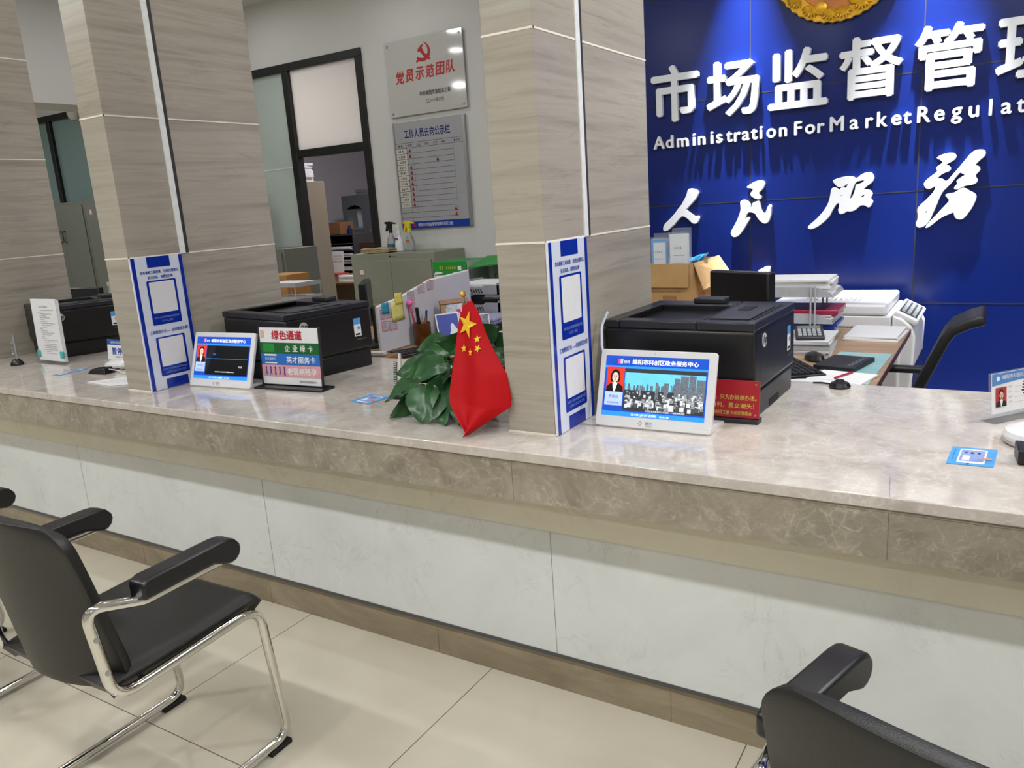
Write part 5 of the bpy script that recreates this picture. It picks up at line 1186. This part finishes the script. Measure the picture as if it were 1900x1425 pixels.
# sage cabinet against the white wall, and what stands on it
cb = thing('metal_cabinet', 'low sage green double door cabinet under the silver board', 'cabinet', (-4.363, 3.0, 0), 0, 'metal office cabinets')
def cabinet(t, w, d, h, m, top=.03, handles=False):
    G().box(0, .0, .04, w, d, h).build('body', m, t, bevel=.003); G().box(.02, .03, 0, w-.02, d-.02, .0395).build('plinth', M_line, t)
    for k in range(2):
        x0 = .025+k*(w/2-.023); dr = G().box(x0, -.014, .07, x0+w/2-.027, -.0005, h-top).build('door', m, t, bevel=.002)
        if handles:
            g = G(); xh = w/2+(-.035 if k == 0 else .035); zc = h*.805; g.tube(fillet([(xh, -.014, zc-.055), (xh, -.045, zc-.05), (xh, -.045, zc+.05), (xh, -.014, zc+.055)], .015), .005, 8); g.build('handle', M_blackm, dr)
    return t
cabinet(cb, .818, .39, 1.125, M_sage, .05)
f = F((0, -.0005, 0), (1, 0, 0), (0, 0, 1)); g = G(); g.rect(f, .39, 1.095, .41, 1.107); g.scrib(f, .415, 1.096, .47, .008, seed=1); g.build('maker_mark', M_ink, cb)
f = F((0, -.0145, 0), (1, 0, 0), (0, 0, 1)); g = G(); g.rect(f, .09, .965, .135, 1.008); s_ = g.build('paper_label', mat('cream_label', '#e6dccf', .6), cb); s_['label'] = 'small cream label with a red edge'
g = G(); g.ring(f, .09, .965, .135, 1.008, .003, .0009); g.build('red_edge', M_rink, s_)
def bottle(loc, label, body, cap, liquid=None, trig=True, hgt=.15):
    t = thing('spray_bottle', label, 'bottle', loc, 0, 'bottles on the sage cabinet')
    g = G(); g.lathe([(.03, 0), (.036, .006), (.036, hgt*.45), (.03, hgt*.68), (.015, hgt*.88), (.013, hgt)], n=24); g.build('bottle_body', body, t)
    if liquid: g = G(); g.lathe([(.0362, .004), (.0368, .008), (.0368, hgt*.4), (.0362, hgt*.42)], n=24); g.build('liquid', liquid, t)
    g = G(); g.lathe([(.016, hgt), (.016, hgt+.025), (.012, hgt+.028)], n=16)
    if trig:
        f = XZ((0, 0, hgt+.025)); g.poly(f, [(.012, 0), (.014, .03), (.02, .045), (.05, .04), (.05, .05), (.0, .062), (-.045, .062), (-.05, .048), (-.03, .04), (-.045, -.01), (-.035, -.012), (-.018, .022), (-.012, 0)], .011, -.011)
    else: g.lathe([(.008, hgt+.028), (.008, hgt+.055), (.013, hgt+.056), (.012, hgt+.066)], n=14); g.box(-.03, -.006, hgt+.056, .0, .006, hgt+.064)
    g.build('spray_head', cap, t, bevel=.002); return t
M_clearp = mat('clear_bottle_plastic', '#dfe4e4', .1, trans=.7)
b1 = bottle((-4.10, 3.2, 1.126), 'spray bottle with a black trigger and blue liquid on the sage cabinet', M_clearp, M_black, mat('blue_liquid', '#2c5f86', .2), True, .145)
b2 = bottle((-4.005, 3.18, 1.126), 'white pump bottle with a purple label on the sage cabinet', M_white, M_white, None, False, .13)
g = G(); g.rect(XZ((0, -.0365, 0)), -.02, .09, .02, .105); g.build('label_print', mat('purple_print', '#8a3a8e', .4), b2)
b3 = bottle((-3.915, 3.2, 1.126), 'clear spray bottle with a yellow trigger on the sage cabinet', M_clearp, mat('yellow_plastic', '#e0cf2c', .35), None, True, .14)
g = G(); g.rect(XZ((0, -.0365, 0)), -.012, .07, .022, .085); g.build('label_print', mat('orange_print', '#d8582c', .4), b3)
t = thing('folded_cloth', 'folded beige checked cloth on the sage cabinet', 'cloth', (-4.14, 3.1, 1.131), .05); R = random.Random(1)
for k in range(3): g = G(); g.grid(lambda u, v: (-.13+.26*u, -.08+.15*v, .011*k+.009+.005*math.sin(7*u+k)*math.sin(5*v)), 14, 8); g.build('fold', mat('beige_check_cloth', '#b3a07a', .85, var=.3, scale=60), t, solid=.009)

# ---------------------------------------------------------------- seen between the left columns
t = thing('metal_cabinet', 'tall grey green double door cabinet seen between the left columns', 'cabinet', (-8.75, 3.0, 0), 0, 'metal office cabinets'); cabinet(t, .86, .38, 1.752, M_greycab, .03, True)
f = F((0, -.0145, 0), (1, 0, 0), (0, 0, 1)); g = G(); g.rect(f, .13, 1.56, .19, 1.62); g.build('paper_label', M_paper, t)
t = thing('metal_cabinet', 'second tall grey green cabinet touching the left column outline', 'cabinet', (-7.885, 3.0, 0), 0, 'metal office cabinets'); cabinet(t, .86, .38, 1.752, M_greycab, .03, True)
f = F((0, -.0145, 0), (1, 0, 0), (0, 0, 1)); g = G(); g.rect(f, .10, 1.61, .14, 1.66); s_ = g.build('paper_label', mat('pink_label', '#d8b4a4', .6), t)
desk('staff_desk', 'light wood staff desk behind the far left printer', -5.75, -4.1, .97, 2.3)
papers('paper_stack', 'white papers beside the far left monitor', (-5.15, 1.65, .75), .3, .21, .34, M_paper2, .05, 12, None, 21)
t = thing('dome_camera', 'small pale dome camera under the beam by the black glass frame', 'camera', (-8.25, 3.385, 2.62)); g = G(); g.lathe([(.002, -.10), (.04, -.092), (.065, -.06), (.072, -.02), (.075, 0), (.075, .05), (.06, .06)], (0, -.09, .05), 24); g.build('dome', mat('warm_white_dome', '#b9aea2', .3), t); G().box(-.05, -.03, .03, .05, .013, .10).build('mount', M_white, t)
# low cabinet, box and papers left of the door
t = thing('metal_cabinet', 'grey green low cabinet beside the cardboard box left of the door', 'cabinet', (-5.95, 3.0, 0), 0, 'metal office cabinets'); cabinet(t, .845, .38, 1.19, M_greycab, .03)
t = thing('cardboard_box', 'closed cardboard box on the desk just left of the black door post', 'box', (-4.97, 2.62, .75), 0); G().box(0, 0, 0, .27, .24, .26).build('carton', mat('tan_cardboard', '#a97c48', .75, var=.06), t, bevel=.002)
g = G(); g.rect(F((0, 0, .2605), (1, 0, 0), (0, 1, 0)), 0, .115, .27, .125); g.build('tape_seam', M_cardi, t)
desk('staff_desk', 'light wood staff desk behind the middle printer, left of the door', -5.2, -4.0, 2.31, 2.95)
t = thing('letter_tray', 'small grey wire tray of papers behind the middle printer', 'tray', (-4.62, 2.33, .75)); g = G()
for z in (.10, .2): g.box(0, 0, z, .33, .24, z+.004); g.box(0, -.003, z, .33, 0, z+.03); g.box(.33, 0, z, .333, .24, z+.03)
for x in (.01, .32): g.tube([(x, -.005, 0), (x, -.005, .23)], .004, 6); g.tube([(x, .245, 0), (x, .245, .23)], .004, 6)
g.build('tier', M_tray, t)
papers('paper_stack', 'papers in the small grey wire tray left of the door', (-4.46, 2.45, .955), .3, .2, .022, M_paper, .05, 4, None, 23)
papers('paper_stack', 'papers lying in front of the small grey wire tray', (-4.46, 2.45, .855), .26, .18, .02, M_paper2, .2, 4, None, 24)

# ---------------------------------------------------------------- back room through the doorway
t = thing('filing_cabinet', 'tall beige cabinet standing just inside the doorway', 'cabinet', (-6.42, 3.62, 0), 0); G().box(0, 0, 0, .92, .34, 1.757).build('body', mat('beige_cabinet_paint', '#938876', .5), t, bevel=.003)
g = G(); g.rect(XZ((0, -.001, 0)), .46, .03, .463, 1.73); g.build('door_seam', M_line, t)
papers('paper_stack', 'bundle of papers on top of the tall beige cabinet', (-5.66, 3.78, 1.758), .22, .22, .17, M_paper2, .1, 8, None, 31)
t = thing('display_cabinet', 'dark grey glass door cabinet against the back room wall', 'cabinet', (-7.19, 5.95, 0), 0); w, d, h = .86, .40, 1.67; M_dg = mat('dark_grey_cabinet', '#565a60', .4)
g = G(); g.box(0, 0, 0, .02, d, h); g.box(w-.02, 0, 0, w, d, h); g.box(.02, 0, 1.62, w-.02, d, h); g.box(.02, d-.01, 0, w-.02, d, 1.62); g.box(.02, 0, 0, w-.02, d-.01, .6); g.build('body', M_dg, t)
for z in (.9, 1.25): G().box(.02, .03, z, w-.02, d-.01, z+.02).build('shelf', M_dg, t)
for k in range(2):
    x0 = .02+k*.41; g = G(); f = XZ((x0, 0, 0)); arc = [(.33-.26*j/8, 1.50+.05*math.sin(PI*j/8)) for j in range(9)]
    g.box(x0, -.02, .62, x0+.07, 0, 1.62); g.box(x0+.33, -.02, .62, x0+.41, 0, 1.62); g.box(x0+.07, -.02, .62, x0+.33, 0, .70)
    g.poly(F((x0, 0, 0), (1, 0, 0), (0, 0, 1)), [(.07, 1.62), (.33, 1.62)]+arc, .02, 0) if False else g.poly(F((x0, 0, 0), (1, 0, 0), (0, 0, 1)), arc[::-1]+[(.33, 1.62), (.07, 1.62)], .02, 0)
    dr = g.build('door', M_dg, t); G().box(x0+.07, -.012, .7, x0+.33, -.008, 1.5).build('pane', M_acr, dr)
    g = G(); xh = x0+(.37 if k == 0 else .04); g.tube([(xh, -.035, 1.15), (xh, -.035, 1.25)], .008, 8); g.build('handle', M_steel, dr)
for k, (x, z, c_, hh, lab) in enumerate(((.18, 1.271, '#c9cdd2', .2, 'white folder on the upper left shelf of the dark cabinet'), (.27, 1.271, '#8d97a6', .2, 'grey folder on the upper left shelf of the dark cabinet'), (.58, 1.271, '#d0d2d6', .2, 'white folder on the upper right shelf of the dark cabinet'),
        (.25, .921, '#3d7aa8', .17, 'blue folder on the lower left shelf of the dark cabinet'), (.62, .921, '#3d7aa8', .17, 'blue folder on the lower right shelf of the dark cabinet'))):
    tag(G().box(-7.19+x, 6.02, z, -7.19+x+.07, 6.28, z+hh).build('file_folder', mat('binder_'+c_[1:], c_, .5)), lab, 'folder', 'folders in the dark glass cabinet')
papers('paper_stack', 'dark papers on top of the dark glass cabinet', (-6.92, 6.15, 1.671), .22, .2, .07, mat('dim_paper', '#6e6f74', .7), .1, 4, None, 33)
tag(G().box(-6.75, 6.0, 1.671, -6.42, 6.3, 1.76).build('storage_box', M_paper2), 'pale box on top of the dark glass cabinet', 'box')
t = thing('sorting_rack', 'grey sorting rack stacked with papers in the back room', 'rack', (-6.66, 5.0, .74)); w, d, h = .48, .34, .47
g = G(); g.box(0, d-.01, 0, w, d, h); g.box(0, 0, 0, .01, d-.01, h); g.box(w-.01, 0, 0, w, d-.01, h); g.box(0, 0, h-.0+.001, w, d, h+.012)
for k in range(6): g.box(.01, 0, .075*k, w-.01, d-.01, .075*k+.008)
g.build('rack_frame', mat('dark_rack', '#3b3a3c', .5), t)
for k in range(5): papers('paper_stack', '%s paper pile from the top in the grey sorting rack' % ('lowest', 'second lowest', 'middle', 'second', 'uppermost')[k], (-6.42, 5.13, .74+.075*k+.009), .40, .26, .04, M_paper2, .02, 4, 'piles in the sorting rack', 40+k)
tag(G().box(-6.63, 5.03, 1.2265, -6.39, 5.25, 1.36).build('cardboard_box', mat('dim_cardboard', '#7a5230', .8)), 'small brown carton on the sorting rack in the back room', 'box')
t = thing('ink_bottle', 'dark blue ink bottles beside the carton on the sorting rack', 'bottle', (-6.31, 5.10, 1.2265)); g = G(); g.lathe([(.03, 0), (.032, .05), (.014, .07), (.014, .09)], n=14); g.build('glass_body', mat('ink_blue_glass', '#16204a', .2), t)
t = thing('back_table', 'brown round cornered table in the back room doorway', 'table', (-7.0, 4.5, 0)); G().box(0, 0, .72, 1.6, 1.0, .74).build('table_top', mat('brown_table_top', '#8a6844', .4), t, bevel=.004); G().box(.42, .03, 0, 1.55, .06, .7195).build('front_panel', mat('brown_table_panel', '#5a4632', .5), t); G().box(.30, .1, 0, .34, .95, .7195).build('side_panel', mat('brown_table_panel', '#5a4632', .5), t); G().box(1.54, .1, 0, 1.58, .95, .7195).build('side_panel', mat('brown_table_panel', '#5a4632', .5), t)
t = thing('booklet_stack', 'stack of red and white booklets on the back room table', 'booklets', (-6.20, 4.62, .741)); 
for k in range(4): G().box(-.10-.01*(k % 2), -.07, .018*k, .17, .09, .018*k+.0165).build('booklet', mat('cream_booklet', '#cdb9a2', .6), t)
g = G(); g.box(-.11, -.08, .0725, .16, .1, .085); g.build('cover', mat('red_cover', '#a83038', .5), t)
papers('paper_stack', 'crumpled white papers right of the red booklets', (-5.93, 4.60, .741), .16, .14, .06, M_paper, .3, 4, None, 51)
t = thing('card_stand', 'white card stand with small print on the back room table', 'sign', (-6.36, 4.80, .741)); f = F((0, 0, .01), (1, 0, 0), (0, .1, .995)); g = G(); g.obox(f, 0, 0, .17, .30, -.004, 0); g.build('card', M_paper, t); G().box(0, -.01, 0, .17, .06, .01).build('base', M_acr, t)
g = G()
for k in range(3): g.scrib(f, .02, .24-.03*k, .15, .015, seed=k)
g.build('print', M_gink, t)
tag(G().box(-6.05, 4.95, .741, -5.55, 5.3, 1.13).build('storage_box', mat('dark_brown_box', '#3a2a26', .5), bevel=.003), 'dark brown case behind the sage cabinet in the back room', 'box')
